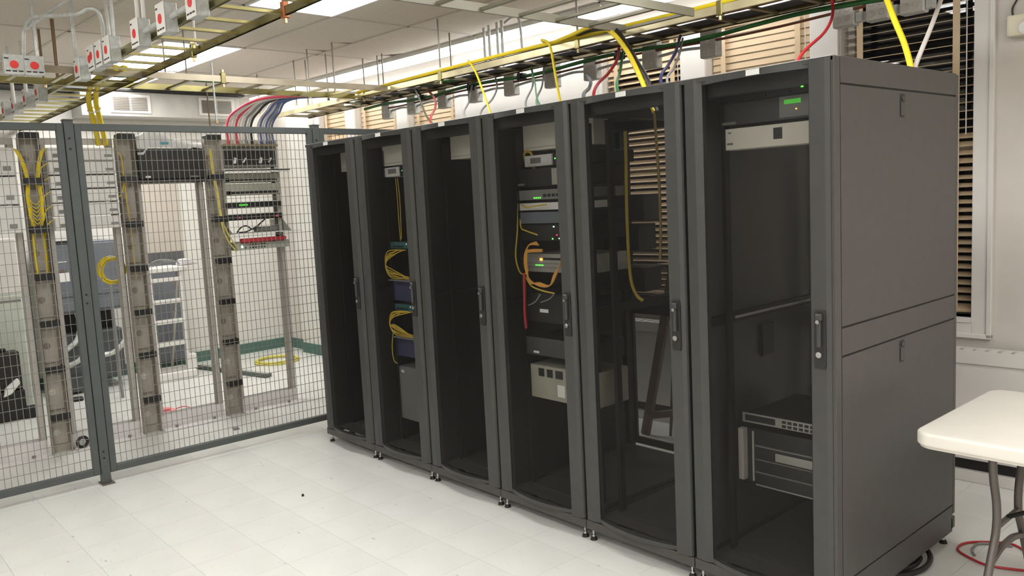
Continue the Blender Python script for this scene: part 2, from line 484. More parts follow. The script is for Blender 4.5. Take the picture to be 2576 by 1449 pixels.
# ------------------------------------------------------------------ ceiling
SL = [-3.362 + 1.22 * k for k in range(-4, 7)]
DL = [-0.37 - 0.61 * k for k in range(0, 11)]
TRO = {(-7.022, 2), (-5.802, 2), (-3.362, 2), (-0.922, 2), (1.518, 2), (1.518, 4), (-3.362, 6), (-0.922, 6), (1.518, 6), (-0.922, 9), (1.518, 9)}  # cells out of view are unseen lights added as fill
cg = MB()
for s_ in SL:
    if S0 < s_ < S1: cg.box(s_ - 0.012, s_ + 0.012, D0, 0, CEIL - 0.004, CEIL + 0.03, RM)
for d_ in DL:
    if d_ > D0: cg.box(S0, S1, d_ - 0.012, d_ + 0.012, CEIL - 0.004, CEIL + 0.03, RM)
ceiling = cg.struct('ceiling', TBAR, label='suspended ceiling of pale mineral fibre tiles')
tiles = {}
def ctile(a, b_, c, d_, notch=None):
    L, W = b_ - a, d_ - c
    key = (round(L, 3), round(W, 3), notch)
    if key not in tiles:
        m = MB(); x, y = L / 2 - 0.004, W / 2 - 0.004
        poly = [(-x, -y), (x, -y), (x, y)]
        for sa, sb, ts, td in sorted(notch or (), reverse=True):
            mx, my = (a + b_) / 2, (c + d_) / 2
            poly += [(sb - mx, y), (ts - mx, td - my), (sa - mx, y)]
        poly.append((-x, y))
        m.prism(poly, 0, 0.014, 'z'); tiles[key] = m.mesh('ceiling_tile', CTILE)
    o = bpy.data.objects.new('ceiling_tile', tiles[key]); COL.objects.link(o); o.parent = ceiling
    o.rotation_euler = (0, 0, TH); o.location = RP((a + b_) / 2, (c + d_) / 2, CEIL)
sl = [S0] + [s_ for s_ in SL if S0 < s_ < S1] + [S1]
dl = [0.0] + [d_ for d_ in DL if d_ > D0] + [D0]
NOTCH = {(-4.582, 2): ((-4.46, -4.39, -4.43, -1.165), (-4.10, -4.03, -4.115, -1.14)), (-4.582, 1): ((-4.38, -4.20, -4.41, -0.52),)}
for i in range(len(sl) - 1):
    for j in range(len(dl) - 1):
        a, b_ = sl[i], sl[i + 1]; d_, c = dl[j], dl[j + 1]
        key = (round(a, 3), j - 1)
        if (round(a, 3), j - 1) in TRO: continue
        ctile(a, b_, c, d_, NOTCH.get((round(a, 3), j)))
def troffer(a, b_, c, d_, label):
    t = thing('ceiling_light', label, 'ceiling light', RP((a + b_) / 2, (c + d_) / 2, CEIL - 0.01), 'fluorescent ceiling lights')
    m = MB(); w = 0.022
    m.box(a + 0.003, b_ - 0.003, c + 0.003, c + w, CEIL - 0.008, CEIL + 0.06, RM); m.box(a + 0.003, b_ - 0.003, d_ - w, d_ - 0.003, CEIL - 0.008, CEIL + 0.06, RM)
    m.box(a + 0.003, a + w, c + w, d_ - w, CEIL - 0.008, CEIL + 0.06, RM); m.box(b_ - w, b_ - 0.003, c + w, d_ - w, CEIL - 0.008, CEIL + 0.06, RM)
    m.part('frame', LHOUSE, t)
    m = MB(); m.box(a + w, b_ - w, c + w, d_ - w, CEIL - 0.004, CEIL + 0.004, RM); m.part('diffuser', DIFF, t)
TL = {(-7.022, 2): 'lit recessed ceiling light seen just over the crossing cable ladder', (-5.802, 2): 'lit recessed ceiling light above the fence and the left cable ladder', (-3.362, 2): 'lit recessed ceiling light cut by the top edge of the picture'}
for (a, j) in sorted(TRO):
    troffer(a, a + 1.22, DL[j + 1] if j + 1 < len(DL) else DL[j] - 0.61, DL[j], TL.get((a, j), 'unseen recessed ceiling light added as fill outside the picture near the camera'))
names = ['far end of the lit strip by the windows, over the far corner', 'lit strip light by the windows, second from the far corner', 'lit strip light by the windows, above the first black cabinets',
         'lit strip light by the windows, behind the bundle of thin conduits', 'lit strip light by the windows, seen through the grey cable ladder', 'strip light by the windows, right of the grey cable ladder']
for k in range(5):
    a = -7.022 + 1.22 * k; b_ = a + 1.212
    t = thing('strip_light', names[k], 'ceiling light', RP((a + b_) / 2, -0.2, CEIL - 0.06), 'fluorescent strip lights by the windows')
    m = MB(); m.prism([(-0.365, CEIL - 0.006), (-0.135, CEIL - 0.006), (-0.150, CEIL - 0.03), (-0.350, CEIL - 0.03)], a, b_, 'x', RM); m.part('housing', LHOUSE, t)
    m = MB(); m.prism([(-0.350, CEIL - 0.031), (-0.150, CEIL - 0.031), (-0.175, CEIL - 0.056), (-0.325, CEIL - 0.056)], a + 0.008, b_ - 0.008, 'x', RM); m.part('diffuser', DIFF2, t)

# ------------------------------------------------------------------ server cabinets
W, DEP, HT = 0.6, 1.03, 1.985
def arc(x0, x1, y_end, y_mid, n=12):
    out = []
    for k in range(n + 1):
        t = k / n
        out.append((x0 + (x1 - x0) * t, y_end + (y_mid - y_end) * (1 - (2 * t - 1) ** 2)))
    return out
def arc_sheet(mb, x0, x1, ye, ym, z0, z1, th, n=12):
    A = arc(x0, x1, ye, ym, n); B = [(x, y + th) for x, y in A][::-1]
    mb.prism(A + B, z0, z1, 'z')
def make_cabinet():
    t = thing('server_cabinet', '', 'cabinet', (0, 0, 0))
    m = MB()
    for x in (0.004, 0.562):
        for y in (0.036, DEP - 0.05): m.box(x, x + 0.034, y, y + 0.05, 0.06, HT - 0.02)
    for y in (0.045, DEP - 0.05): m.box(0.004, 0.596, y, y + 0.038, HT - 0.075, HT - 0.02)
    for x in (0.004, 0.566):
        m.box(x, x + 0.03, 0.05, DEP - 0.05, HT - 0.07, HT - 0.02); m.box(x, x + 0.03, 0.05, DEP - 0.05, 0.06, 0.10)
        m.box(x, x + 0.012, 0.05, DEP - 0.05, 1.02, 1.06)
    m.part('frame', RACK_IN, t)
    m = MB(); m.box(0.002, 0.598, 0.0, 0.045, 0.052, 0.094); m.part('plinth', BLACK_RACK, t, bevel=0.002)
    m = MB(); m.box(0.02, 0.58, 0.06, 1.0, 0.094, 0.098); m.box(0.10, 0.50, 0.14, 0.16, 0.098, 0.112); m.part('floor_pan', BLACK_RACK, t)
    m = MB(); m.box(0.0, 0.6, 0.0, 0.44, HT - 0.018, HT); m.box(0.0, 0.6, 0.72, DEP, HT - 0.018, HT); m.box(0.0, 0.08, 0.44, 0.72, HT - 0.018, HT); m.box(0.52, 0.6, 0.44, 0.72, HT - 0.018, HT); m.part('roof', BLACK_RACK, t, bevel=0.002)
    # front door
    m = MB()
    m.prism([(0.006, -0.002), (0.006, -0.026), (0.012, -0.032), (0.056, -0.036), (0.086, -0.026), (0.086, -0.002)], 0.098, HT - 0.006, 'z')
    m.prism([(0.512, -0.002), (0.512, -0.030), (0.522, -0.044), (0.575, -0.042), (0.590, -0.034), (0.594, -0.026), (0.594, -0.002)], 0.098, HT - 0.006, 'z')
    arc_sheet(m, 0.084, 0.514, -0.026, -0.062, HT - 0.030, HT - 0.006, 0.024)
    arc_sheet(m, 0.084, 0.514, -0.026, -0.062, 0.098, 0.116, 0.024)
    door = m.part('front_door', DOOR_GREY, t)
    m = MB(); arc_sheet(m, 0.086, 0.512, -0.022, -0.056, 0.116, HT - 0.030, 0.0012, 14); m.part('perforated_panel', MESHM, door)
    m = MB(); m.prism([(0.536, 0.945), (0.572, 0.945), (0.575, 0.96), (0.575, 1.13), (0.570, 1.145), (0.538, 1.145), (0.534, 1.13), (0.534, 0.96)], -0.050, -0.040, 'y'); m.part('handle_plate', RACK_IN, door, bevel=0.001)
    m = MB(); m.bar((0.5545, -0.056, 1.02), (0.5545, -0.056, 1.128), 0.014, 0.014, (0, 1, 0)); m.bar((0.5545, -0.056, 1.112), (0.5545, -0.056, 1.135), 0.022, 0.016, (0, 1, 0)); m.part('swing_handle', DOOR_GREY, door, bevel=0.003)
    m = MB(); m.cyl((0.5545, -0.05, 1.108), (0.5545, -0.068, 1.108), 0.007, 12); m.part('handle_pivot', CHROME, door)
    m = MB(); m.cyl((0.5545, -0.05, 0.994), (0.5545, -0.060, 0.994), 0.0105, 14); m.cyl((0.5545, -0.06, 0.994), (0.5545, -0.062, 0.994), 0.006, 10); m.part('lock', CHROME, door)
    m = MB(); m.box(0.297, 0.35, -0.0645, -0.0632, HT - 0.028, HT - 0.008); m.part('name_sticker', STICK, door)
    for o in [door] + list(door.children): o.data.transform(Matrix.Translation((0, 0.033, 0)))
    # rails
    for y in (0.16, 0.86):
        for x in (0.062, 0.520):
            m = MB(); m.box(x, x + 0.018, y, y + 0.004, 0.10, HT - 0.09); m.box(x + (0 if x < 0.3 else 0.014), x + (0.004 if x < 0.3 else 0.018), y, y + 0.05, 0.10, HT - 0.09); m.part('mounting_rail', RACK_IN, t)
    for x in (0.0645, 0.5235):
        for k in range(6):
            m = MB(); z = 0.25 + 0.27 * k; m.box(x, x + 0.010, 0.8575, 0.8598, z, z + 0.16); m.part('rail_slot', mat('rail_slot_grey', rgb(92, 92, 90), rough=0.5), t)
    # feet and castors
    for x in (0.026, 0.574):
        for y in (0.022, DEP - 0.035):
            m = MB(); m.cyl((x, y, 0.014), (x, y, 0.062), 0.006, 8); m.cyl((x, y, 0.016), (x, y, 0.024), 0.010, 6); ft = m.part('levelling_foot', CHROME, t, smooth=True)
            m = MB(); m.cyl((x, y, 0.0), (x, y, 0.014), 0.017, 12, 0.012); m.part('rubber_pad', RUBBER, ft)
    for x in (0.11, 0.49):
        for y in (0.12, 0.90):
            m = MB(); m.cyl((x - 0.014, y, 0.030), (x + 0.014, y, 0.030), 0.028, 14); m.box(x - 0.018, x + 0.018, y - 0.02, y + 0.02, 0.045, 0.058); m.part('castor', RUBBER, t)
    return t
def rear_door(t, x, solid):
    m = MB()
    if solid:
        m.box(x + 0.01, x + 0.59, DEP, DEP + 0.018, 0.10, HT - 0.02); m.part('rear_door', RACK_IN, t, bevel=0.002)
    else:
        for a, b_ in ((0.01, 0.05), (0.55, 0.59)): m.box(x + a, x + b_, DEP, DEP + 0.018, 0.10, HT - 0.02)
        m.box(x + 0.05, x + 0.55, DEP, DEP + 0.018, HT - 0.07, HT - 0.02); m.box(x + 0.05, x + 0.55, DEP, DEP + 0.018, 0.10, 0.14); m.box(x + 0.05, x + 0.55, DEP, DEP + 0.018, 0.875, 0.985)
        d = m.part('rear_door', RACK_IN, t)
        p = MB(); p.box(x + 0.05, x + 0.55, DEP + 0.008, DEP + 0.0092, 0.14, 0.875); p.box(x + 0.05, x + 0.55, DEP + 0.008, DEP + 0.0092, 0.985, HT - 0.07); p.part('perforated_panel', MESHR, d)
def inner_panel(t, x, lines=False):
    m = MB(); m.box(x, x + 0.003, 0.06, DEP - 0.05, 0.10, 1.02); m.part('side_panel', BLACK_RACK if lines else RACK_IN, t)
    m = MB(); m.box(x, x + 0.003, 0.06, DEP - 0.05, 1.06, HT - 0.07); m.part('side_panel', BLACK_RACK if lines else RACK_IN, t)
    if lines:
        m = MB(); m.box(x + 0.012, x + 0.022, 0.30, 0.95, 1.035, 1.045); m.part('cross_bar', ALU, t)
        m = MB(); m.box(x + 0.003, x + 0.018, 0.50, 0.60, 0.84, 0.98); m.part('side_latch', RACK_IN, t, bevel=0.005)
RLAB = ['black server cabinet at the far end of the row, touching the wire fence',
        'second black server cabinet from the wire fence, yellow fibre loops inside',
        'third black server cabinet from the wire fence, nearly empty but for one white panel',
        'black server cabinet full of cabled network gear with orange cables and green lights',
        'black server cabinet that daylight-white wall and blinds show through, second from the near end',
        'nearest black server cabinet with its grey side panels facing the folding table']
RLAB[4] = 'black server cabinet that the blinds behind show through, second from the near end'
proto = make_cabinet()
cabs = []
for i in range(6):
    c = proto if i == 0 else copy_tree(proto)
    c.location = (W * i, 0, 0); ORG[c.name] = Vector((W * i, 0, 0))
    for ch in c.children: ORG[ch.name] = ORG[c.name]
    c['label'] = RLAB[i]; c['group'] = 'row of black server cabinets'; cabs.append(c)
for i in range(6): rear_door(cabs[i], W * i, i < 3)
inner_panel(cabs[0], 0.004); inner_panel(cabs[1], 0.6); inner_panel(cabs[2], 1.2); inner_panel(cabs[3], 1.8); inner_panel(cabs[5], 3.0, True)
# near end: two lift-off side panels with latches
c6 = cabs[5]; X6 = 3.6
def side(z0, z1, name='side_panel', y0=0.045, y1=1.018, x1=0.0):
    m = MB(); m.box(X6 - 0.004, X6 + 0.003 + x1, y0, y1, z0, z1); return m.part(name, BLACK_RACK, c6, bevel=0.0015)
side(1.898, HT, 'side_rail'); side(1.084, 1.892); side(0.984, 1.078, 'side_rail'); side(0.172, 0.978); side(0.052, 0.166, 'side_rail')
m = MB(); m.box(X6 - 0.006, X6 - 0.002, 0.02, 1.02, 0.06, HT - 0.004); m.part('side_backing', RUBBER, c6)
m = MB(); m.prism([(0.0, 0.052), (0.040, 0.052), (0.040, HT - 0.002), (0.0, HT - 0.002)], X6 - 0.01, X6 + 0.003, 'x'); m.part('front_corner_post', BLACK_RACK, c6, bevel=0.002)
m = MB(); m.box(X6 - 0.008, X6 + 0.004, 1.018, 1.04, 0.13, HT - 0.005); m.box(X6 - 0.008, X6 + 0.003, 1.005, 1.045, 0.065, 0.115); m.part('rear_corner_post', BLACK_RACK, c6, bevel=0.002)
for z in (1.84, 0.926):
    m = MB(); m.prism([(0.498, z - 0.042), (0.526, z - 0.042), (0.532, z - 0.036), (0.532, z + 0.036), (0.526, z + 0.042), (0.498, z + 0.042), (0.492, z + 0.036), (0.492, z - 0.036)], X6 + 0.0028, X6 + 0.0042, 'x'); la = m.part('latch', RACK_IN, c6)
    m = MB(); m.box(X6 + 0.0042, X6 + 0.0062, 0.497, 0.527, z - 0.036, z + 0.012); m.cyl((X6 + 0.0042, 0.512, z + 0.026), (X6 + 0.0075, 0.512, z + 0.026), 0.008, 12); m.part('latch_tab', DOOR_GREY, la, bevel=0.001)
# far end of the row: plain side panel on cabinet one
m = MB(); m.box(-0.003, 0.003, 0.045, 1.018, 0.06, HT); m.part('side_panel', BLACK_RACK, cabs[0])

# ------------------------------------------------------------------ equipment inside the cabinets
def unit(name, label, cat, x0, x1, y, z0, z1, depth, face, body=None, ears=True, extras=(), bevel=0.002):
    t = thing(name, label, cat, ((x0 + x1) / 2, y + depth / 2, z0))
    if ears:
        m = MB(); m.box(x0 + 0.017, x1 - 0.017, y + 0.004, y + depth, z0 + 0.001, z1 - 0.001); m.part('chassis', body or RACK_IN, t)
        m = MB(); m.box(x0, x1, y, y + 0.004, z0, z1); m.part('faceplate', face, t, bevel=0.001)
    else:
        m = MB(); m.box(x0, x1, y + 0.003, y + depth, z0, z1); m.part('chassis', body or face, t, bevel=bevel)
        m = MB(); m.box(x0 + 0.002, x1 - 0.002, y, y + 0.003, z0 + 0.002, z1 - 0.002); m.part('faceplate', face, t)
    for (nm, a, b_, c, d_, mm, th) in extras:
        m = MB(); m.box(a, b_, y - th, y, c, d_); m.part(nm, mm, t)
    return t
for i, (yy, lab) in enumerate(((0.22, 'white blanking panel at the top of the cabinet beside the fence'), (0.16, 'white blanking panel above a small white box in the second cabinet'),
                               (0.22, 'white blanking panel, the only thing at the top of the third cabinet'), (0.22, 'white blanking panel above the small white box with green lights'))):
    x = W * i
    unit('blanking_panel', lab, 'panel', x + 0.062, x + 0.54, yy, 1.802, 1.930, 0.12, PANEL_W, PANEL_W, extras=(('seam', x + 0.07, x + 0.53, 1.816, 1.818, DEVG, 0.0008),))
def ledrow(x, z, n, dx, mm, y, s_=0.004):
    return tuple(('indicator', x + dx * k, x + dx * k + s_, z, z + s_, mm, 0.002) for k in range(n))
# second cabinet
unit('media_converter', 'small white box with a dark window under the panel in the second cabinet', 'device', 0.662, 0.83, 0.16, 1.737, 1.793, 0.2, WHITEP, WHITEP, ears=False,
     extras=(('display', 0.715, 0.80, 1.755, 1.782, DEVG, 0.002),) + ledrow(0.86, 1.765, 2, 0.02, LEDG, 0.16))
unit('network_shelf', 'dark unit right of the small white box in the second cabinet', 'device', 0.835, 1.14, 0.16, 1.735, 1.793, 0.3, DEVB, ears=False)
unit('fibre_switch', 'teal network switch above the upper yellow fibre loops in the second cabinet', 'switch', 0.662, 1.14, 0.17, 1.305, 1.345, 0.3, TEAL, extras=ledrow(0.84, 1.33, 2, 0.02, LEDW, 0.17) + tuple(('port', 0.70 + 0.03 * k, 0.72 + 0.03 * k, 1.311, 1.322, DEVB, 0.001) for k in range(4)))
unit('fibre_tray', 'navy patch tray below the upper yellow fibre loops in the second cabinet', 'patch panel', 0.662, 1.14, 0.17, 0.985, 1.115, 0.3, NAVYD, extras=(('ledge', 0.70, 1.1, 1.113, 1.118, DEVG, 0.05),))
unit('fibre_switch', 'teal network switch above the lower yellow fibre loops in the second cabinet', 'switch', 0.662, 1.14, 0.17, 0.925, 0.965, 0.3, TEAL, extras=ledrow(0.84, 0.95, 2, 0.02, LEDW, 0.17) + tuple(('port', 0.70 + 0.03 * k, 0.72 + 0.03 * k, 0.931, 0.942, DEVB, 0.001) for k in range(4)))
unit('fibre_tray', 'navy patch tray below the lower yellow fibre loops in the second cabinet', 'patch panel', 0.662, 1.14, 0.17, 0.640, 0.765, 0.3, NAVYD, extras=(('ledge', 0.70, 1.1, 0.763, 0.768, DEVG, 0.05),))
unit('power_supply', 'large pale grey power unit at the bottom of the second cabinet', 'power unit', 0.664, 1.138, 0.17, 0.24, 0.575, 0.5, DEVG, DEVG, ears=False, extras=(('label_plate', 0.70, 0.73, 0.535, 0.55, STICK, 0.001),), bevel=0.01)
def loops(name, label, pts_list, r, mm, cat='cable', group=None):
    mb = MB()
    for p in pts_list: mb.tube(p, r, 6, 5)
    return mb.thing(name, mm, label, cat, group, smooth=True)
def fan(x, y, z, n, dz, w, seed):
    random.seed(seed); out = []
    for k in range(n):
        a = random.uniform(0.8, 1.2)
        out.append([(x + w, y, z + random.uniform(-0.01, 0.01)), (x + 0.05 * a, y - 0.02, z + 0.01 * k), (x, y - 0.03, z + dz * 0.4 * a), (x + 0.03 * a, y - 0.03, z + dz * 0.8 * a), (x + 0.09 + 0.02 * k, y - 0.005, z + dz)])
    return out
loops('fibre_loop', 'upper bunch of yellow fibre loops in the second cabinet', fan(0.672, 0.155, 1.128, 6, 0.17, 0.2, 3), 0.003, YEL2)
loops('fibre_loop', 'lower bunch of yellow fibre loops in the second cabinet', fan(0.675, 0.155, 0.778, 7, 0.15, 0.2, 4) + [[(0.70, 0.13, 0.80), (0.69, 0.12, 0.70), (0.70, 0.12, 0.62), (0.72, 0.13, 0.60)]], 0.003, YEL2)
loops('fibre_strand', 'pair of thin yellow fibres hanging in the upper part of the second cabinet', [[(0.70, 0.22, 1.73), (0.705, 0.22, 1.6), (0.72, 0.21, 1.45), (0.74, 0.2, 1.35)], [(0.72, 0.22, 1.73), (0.73, 0.22, 1.6), (0.74, 0.21, 1.45), (0.75, 0.2, 1.36)]], 0.003, YEL2)
# fourth cabinet
X4 = 1.8
unit('media_converter', 'small white box with a dark window and green lights in the cabled cabinet', 'device', X4 + 0.085, X4 + 0.28, 0.20, 1.722, 1.778, 0.2, WHITEP, WHITEP, ears=False,
     extras=(('display', X4 + 0.13, X4 + 0.205, 1.738, 1.765, DEVG, 0.002), ('socket', X4 + 0.205, X4 + 0.25, 1.74, 1.763, STICK, 0.0015)))
unit('network_shelf', 'dark unit with two green lights right of the small white box in the cabled cabinet', 'device', X4 + 0.285, X4 + 0.54, 0.20, 1.720, 1.778, 0.3, DEVB, ears=False, extras=ledrow(X4 + 0.30, 1.75, 2, 0.022, LEDG, 0.2, 0.006))
unit('power_shelf', 'black two-unit power shelf with a pale handle in the cabled cabinet', 'device', X4 + 0.06, X4 + 0.54, 0.16, 1.625, 1.712, 0.28, DEVB, extras=(('pull_handle', X4 + 0.335, X4 + 0.372, 1.628, 1.705, DEVS, 0.02), ('badge', X4 + 0.075, X4 + 0.12, 1.632, 1.642, DEVG, 0.001)))
unit('network_switch', 'grey network switch with lime lights above a white cable tray', 'switch', X4 + 0.06, X4 + 0.54, 0.16, 1.560, 1.608, 0.28, DEVG, DEVG, extras=ledrow(X4 + 0.185, 1.566, 4, 0.014, LEDG, 0.16, 0.006) + tuple(('port', X4 + 0.25 + 0.03 * k, X4 + 0.272 + 0.03 * k, 1.572, 1.586, DEVB, 0.001) for k in range(8)))
unit('cable_tray_panel', 'white cable tray panel with yellow cables on it in the cabled cabinet', 'panel', X4 + 0.06, X4 + 0.54, 0.16, 1.510, 1.545, 0.2, WHITEP, WHITEP)
unit('network_switch', 'dark slate switch right below the white cable tray in the cabled cabinet', 'switch', X4 + 0.06, X4 + 0.54, 0.16, 1.445, 1.500, 0.28, SLATE)
unit('router', 'black router with red, green and white lights in the middle of the cabled cabinet', 'device', X4 + 0.06, X4 + 0.54, 0.16, 1.360, 1.440, 0.28, DEVB, extras=(('indicator', X4 + 0.31, X4 + 0.318, 1.425, 1.431, LEDW, 0.002), ('indicator', X4 + 0.33, X4 + 0.337, 1.385, 1.391, LEDR, 0.002), ('indicator', X4 + 0.30, X4 + 0.307, 1.367, 1.373, LEDG, 0.002), ('indicator', X4 + 0.345, X4 + 0.352, 1.369, 1.374, LEDW, 0.002)))
unit('network_switch', 'silver switch with an orange light and a row of green lights in the cabled cabinet', 'switch', X4 + 0.09, X4 + 0.54, 0.17, 1.205, 1.295, 0.28, DEVS, DEVS, extras=(('port_row', X4 + 0.22, X4 + 0.5, 1.265, 1.276, DEVB, 0.001), ('power_light', X4 + 0.20, X4 + 0.212, 1.262, 1.272, LEDO, 0.004), ('groove', X4 + 0.10, X4 + 0.5, 1.246, 1.250, DEVG, 0.001), ('groove', X4 + 0.10, X4 + 0.5, 1.226, 1.230, DEVG, 0.001)) + ledrow(X4 + 0.165, 1.236, 5, 0.012, LEDG, 0.17, 0.005))
unit('server', 'black server with a small white label below the orange cables', 'server', X4 + 0.06, X4 + 0.54, 0.16, 0.955, 1.10, 0.24, DEVB, extras=(('paper_label', X4 + 0.19, X4 + 0.25, 1.005, 1.022, STICK, 0.001),))
unit('server', 'dark grey server in the lower half of the cabled cabinet', 'server', X4 + 0.06, X4 + 0.54, 0.16, 0.785, 0.875, 0.24, mat('server_slate', rgb(76, 76, 76), rough=0.5), extras=(('badge', X4 + 0.13, X4 + 0.17, 0.795, 0.806, STICK, 0.001),))
unit('battery_unit', 'beige grey battery unit with a white label low in the cabled cabinet', 'power unit', X4 + 0.10, X4 + 0.54, 0.16, 0.565, 0.735, 0.24, mat('battery_beige', rgb(170, 166, 150), rough=0.5), ears=False, extras=(('socket', X4 + 0.16, X4 + 0.20, 0.68, 0.72, DEVB, 0.002), ('socket', X4 + 0.22, X4 + 0.26, 0.68, 0.72, DEVB, 0.002), ('socket', X4 + 0.28, X4 + 0.33, 0.68, 0.72, DEVB, 0.002), ('paper_label', X4 + 0.29, X4 + 0.34, 0.59, 0.65, STICK, 0.001)))
random.seed(11)
oc = []
for k in range(5):
    q = 0.004 * k
    oc.append([(X4 + 0.20 + q, 0.15, 1.355 - q), (X4 + 0.165, 0.13, 1.34), (X4 + 0.14 + q, 0.12, 1.29), (X4 + 0.15 + q, 0.11, 1.23), (X4 + 0.19, 0.10, 1.175 - q), (X4 + 0.26, 0.10, 1.145 + q), (X4 + 0.32, 0.11, 1.15), (X4 + 0.34 + q, 0.12, 1.20), (X4 + 0.37, 0.14, 1.25 + q)])
loops('orange_cable', 'bunch of orange patch cables looping across the cabled cabinet', oc, 0.0035, ORANGE)
loops('orange_cable', 'flat orange cable tail sticking right above the orange loops', [[(X4 + 0.15, 0.12, 1.305), (X4 + 0.20, 0.12, 1.31), (X4 + 0.26, 0.13, 1.312)], [(X4 + 0.15, 0.12, 1.312), (X4 + 0.20, 0.12, 1.318), (X4 + 0.26, 0.13, 1.318)]], 0.005, ORANGE)
loops('yellow_patch_cable', 'dull yellow patch cables draped down the left of the cabled cabinet', [[(X4 + 0.03, 0.2, 1.62), (X4 + 0.04, 0.18, 1.5), (X4 + 0.05, 0.16, 1.4), (X4 + 0.04, 0.15, 1.28), (X4 + 0.08, 0.14, 1.2), (X4 + 0.14, 0.13, 1.2)],
      [(X4 + 0.03, 0.2, 1.62), (X4 + 0.06, 0.18, 1.52), (X4 + 0.09, 0.15, 1.43), (X4 + 0.14, 0.14, 1.41), (X4 + 0.22, 0.14, 1.39)], [(X4 + 0.10, 0.15, 1.54), (X4 + 0.15, 0.14, 1.525), (X4 + 0.22, 0.13, 1.53), (X4 + 0.3, 0.13, 1.535)], [(X4 + 0.12, 0.14, 1.18), (X4 + 0.18, 0.12, 1.14), (X4 + 0.26, 0.12, 1.12), (X4 + 0.33, 0.13, 1.11)]], 0.004, YEL2)
loops('cable_coil', 'dull yellow cable coil hung at the upper left of the cabled cabinet', [[(X4 + 0.09 + 0.045 * math.cos(t * 0.9 + k), 0.22, 1.73 + 0.075 * math.sin(t * 0.9 + k)) for t in range(8)] for k in range(3)], 0.006, YEL2)
loops('red_patch_cable', 'dark red cable hanging straight down in the cabled cabinet', [[(X4 + 0.12, 0.13, 1.20), (X4 + 0.115, 0.13, 1.1), (X4 + 0.11, 0.13, 1.0), (X4 + 0.105, 0.14, 0.92)]], 0.008, RED)
loops('grey_patch_cable', 'thin grey cables below the orange loops in the cabled cabinet', [[(X4 + 0.14, 0.13, 1.04), (X4 + 0.19, 0.13, 1.06), (X4 + 0.23, 0.13, 1.10)], [(X4 + 0.23, 0.13, 1.06), (X4 + 0.29, 0.13, 1.08), (X4 + 0.33, 0.13, 1.11)]], 0.003, GREYC)
# fifth cabinet: nearly empty, cables hang at the back of it
X5 = 2.4
loops('yellow_riser', 'long yellow cable hanging down inside the cabinet the blinds show through', [[(2.374, 0.40, 1.86), (2.374, 0.40, 1.767), (2.367, 0.40, 1.45), (2.375, 0.40, 1.184), (2.407, 0.40, 1.09), (2.44, 0.41, 1.06)]], 0.008, YEL2)
loops('yellow_riser', 'dull yellow cable hanging right of the blinds seen through the cabinet', [[(2.47, 0.50, 1.93), (2.478, 0.50, 1.80), (2.486, 0.50, 1.62), (2.488, 0.50, 1.42), (2.48, 0.50, 1.25)]], 0.007, mat('brown_yellow_fibre', rgb(150, 126, 60)))
unit('black_module', 'black module high on the rear rail of the cabinet with the blinds behind', 'device', X4 + 0.10, X4 + 0.34, 0.80, 1.42, 1.56, 0.15, DEVB, DEVB, ears=False)
unit('black_module', 'black module in the middle of the rear rail, blinds behind it', 'device', X4 + 0.06, X4 + 0.30, 0.80, 1.26, 1.40, 0.15, DEVB, DEVB, ears=False)
unit('black_module', 'lowest black module on the rear rail, just above the dark cross shelf', 'device', X4 + 0.10, X4 + 0.33, 0.80, 1.04, 1.17, 0.15, DEVB, DEVB, ears=False)
m = MB(); m.box(X5 + 0.15, X5 + 0.45, 0.55, 0.85, 0.098, 0.21); m.thing('cardboard_box', mat('dull_pink_card', rgb(150, 112, 110), rough=0.7), 'dull pink box on the floor of the cabinet the blinds show through', 'box', bevel=0.004)
loops('yellow_floor_cable', 'yellow cable lying on the floor of the cabinet the blinds show through', [[(X5 + 0.25, 0.35, 0.25), (X5 + 0.35, 0.38, 0.22), (X5 + 0.45, 0.42, 0.24), (X5 + 0.52, 0.46, 0.3)]], 0.008, YEL2)
# nearest cabinet
X7 = 3.0
unit('network_switch', 'black switch with one green light at the top of the nearest cabinet', 'switch', X7 + 0.06, X7 + 0.54, 0.16, 1.895, 1.935, 0.35, DEVB, extras=(('indicator', X7 + 0.40, X7 + 0.408, 1.915, 1.921, LEDG, 0.003), ('module', X7 + 0.2, X7 + 0.26, 1.9, 1.925, RACK_IN, 0.006), ('module', X7 + 0.28, X7 + 0.36, 1.9, 1.925, RACK_IN, 0.006)))
unit('battery_backup', 'dark battery backup with a green lit display in the nearest cabinet', 'power unit', X7 + 0.06, X7 + 0.54, 0.16, 1.808, 1.892, 0.5, mat('ups_dark', rgb(62, 62, 60), rough=0.5), extras=(('control_panel', X7 + 0.315, X7 + 0.53, 1.815, 1.89, mat('ups_grey', rgb(126, 128, 122), rough=0.5), 0.004), ('display', X7 + 0.335, X7 + 0.40, 1.862, 1.878, LCDG, 0.006), ('badge', X7 + 0.07, X7 + 0.13, 1.812, 1.822, DEVG, 0.002), ('indicator', X7 + 0.38, X7 + 0.384, 1.84, 1.844, LEDO, 0.006)))
unit('blanking_panel', 'long white panel with a dark square window in the nearest cabinet', 'panel', X7 + 0.062, X7 + 0.54, 0.165, 1.716, 1.797, 0.10, PANEL_W, PANEL_W, ears=False, extras=(('window', X7 + 0.285, X7 + 0.32, 1.742, 1.783, DEVB, 0.002), ('mark', X7 + 0.09, X7 + 0.105, 1.778, 1.784, DEVG, 0.0005), ('mark', X7 + 0.085, X7 + 0.112, 1.735, 1.743, DEVG, 0.0005)))
def ports(x0, z, n, dx, h):
    return tuple(('port', x0 + dx * k, x0 + dx * k + dx * 0.72, z, z + h, DEVB, 0.001) for k in range(n))
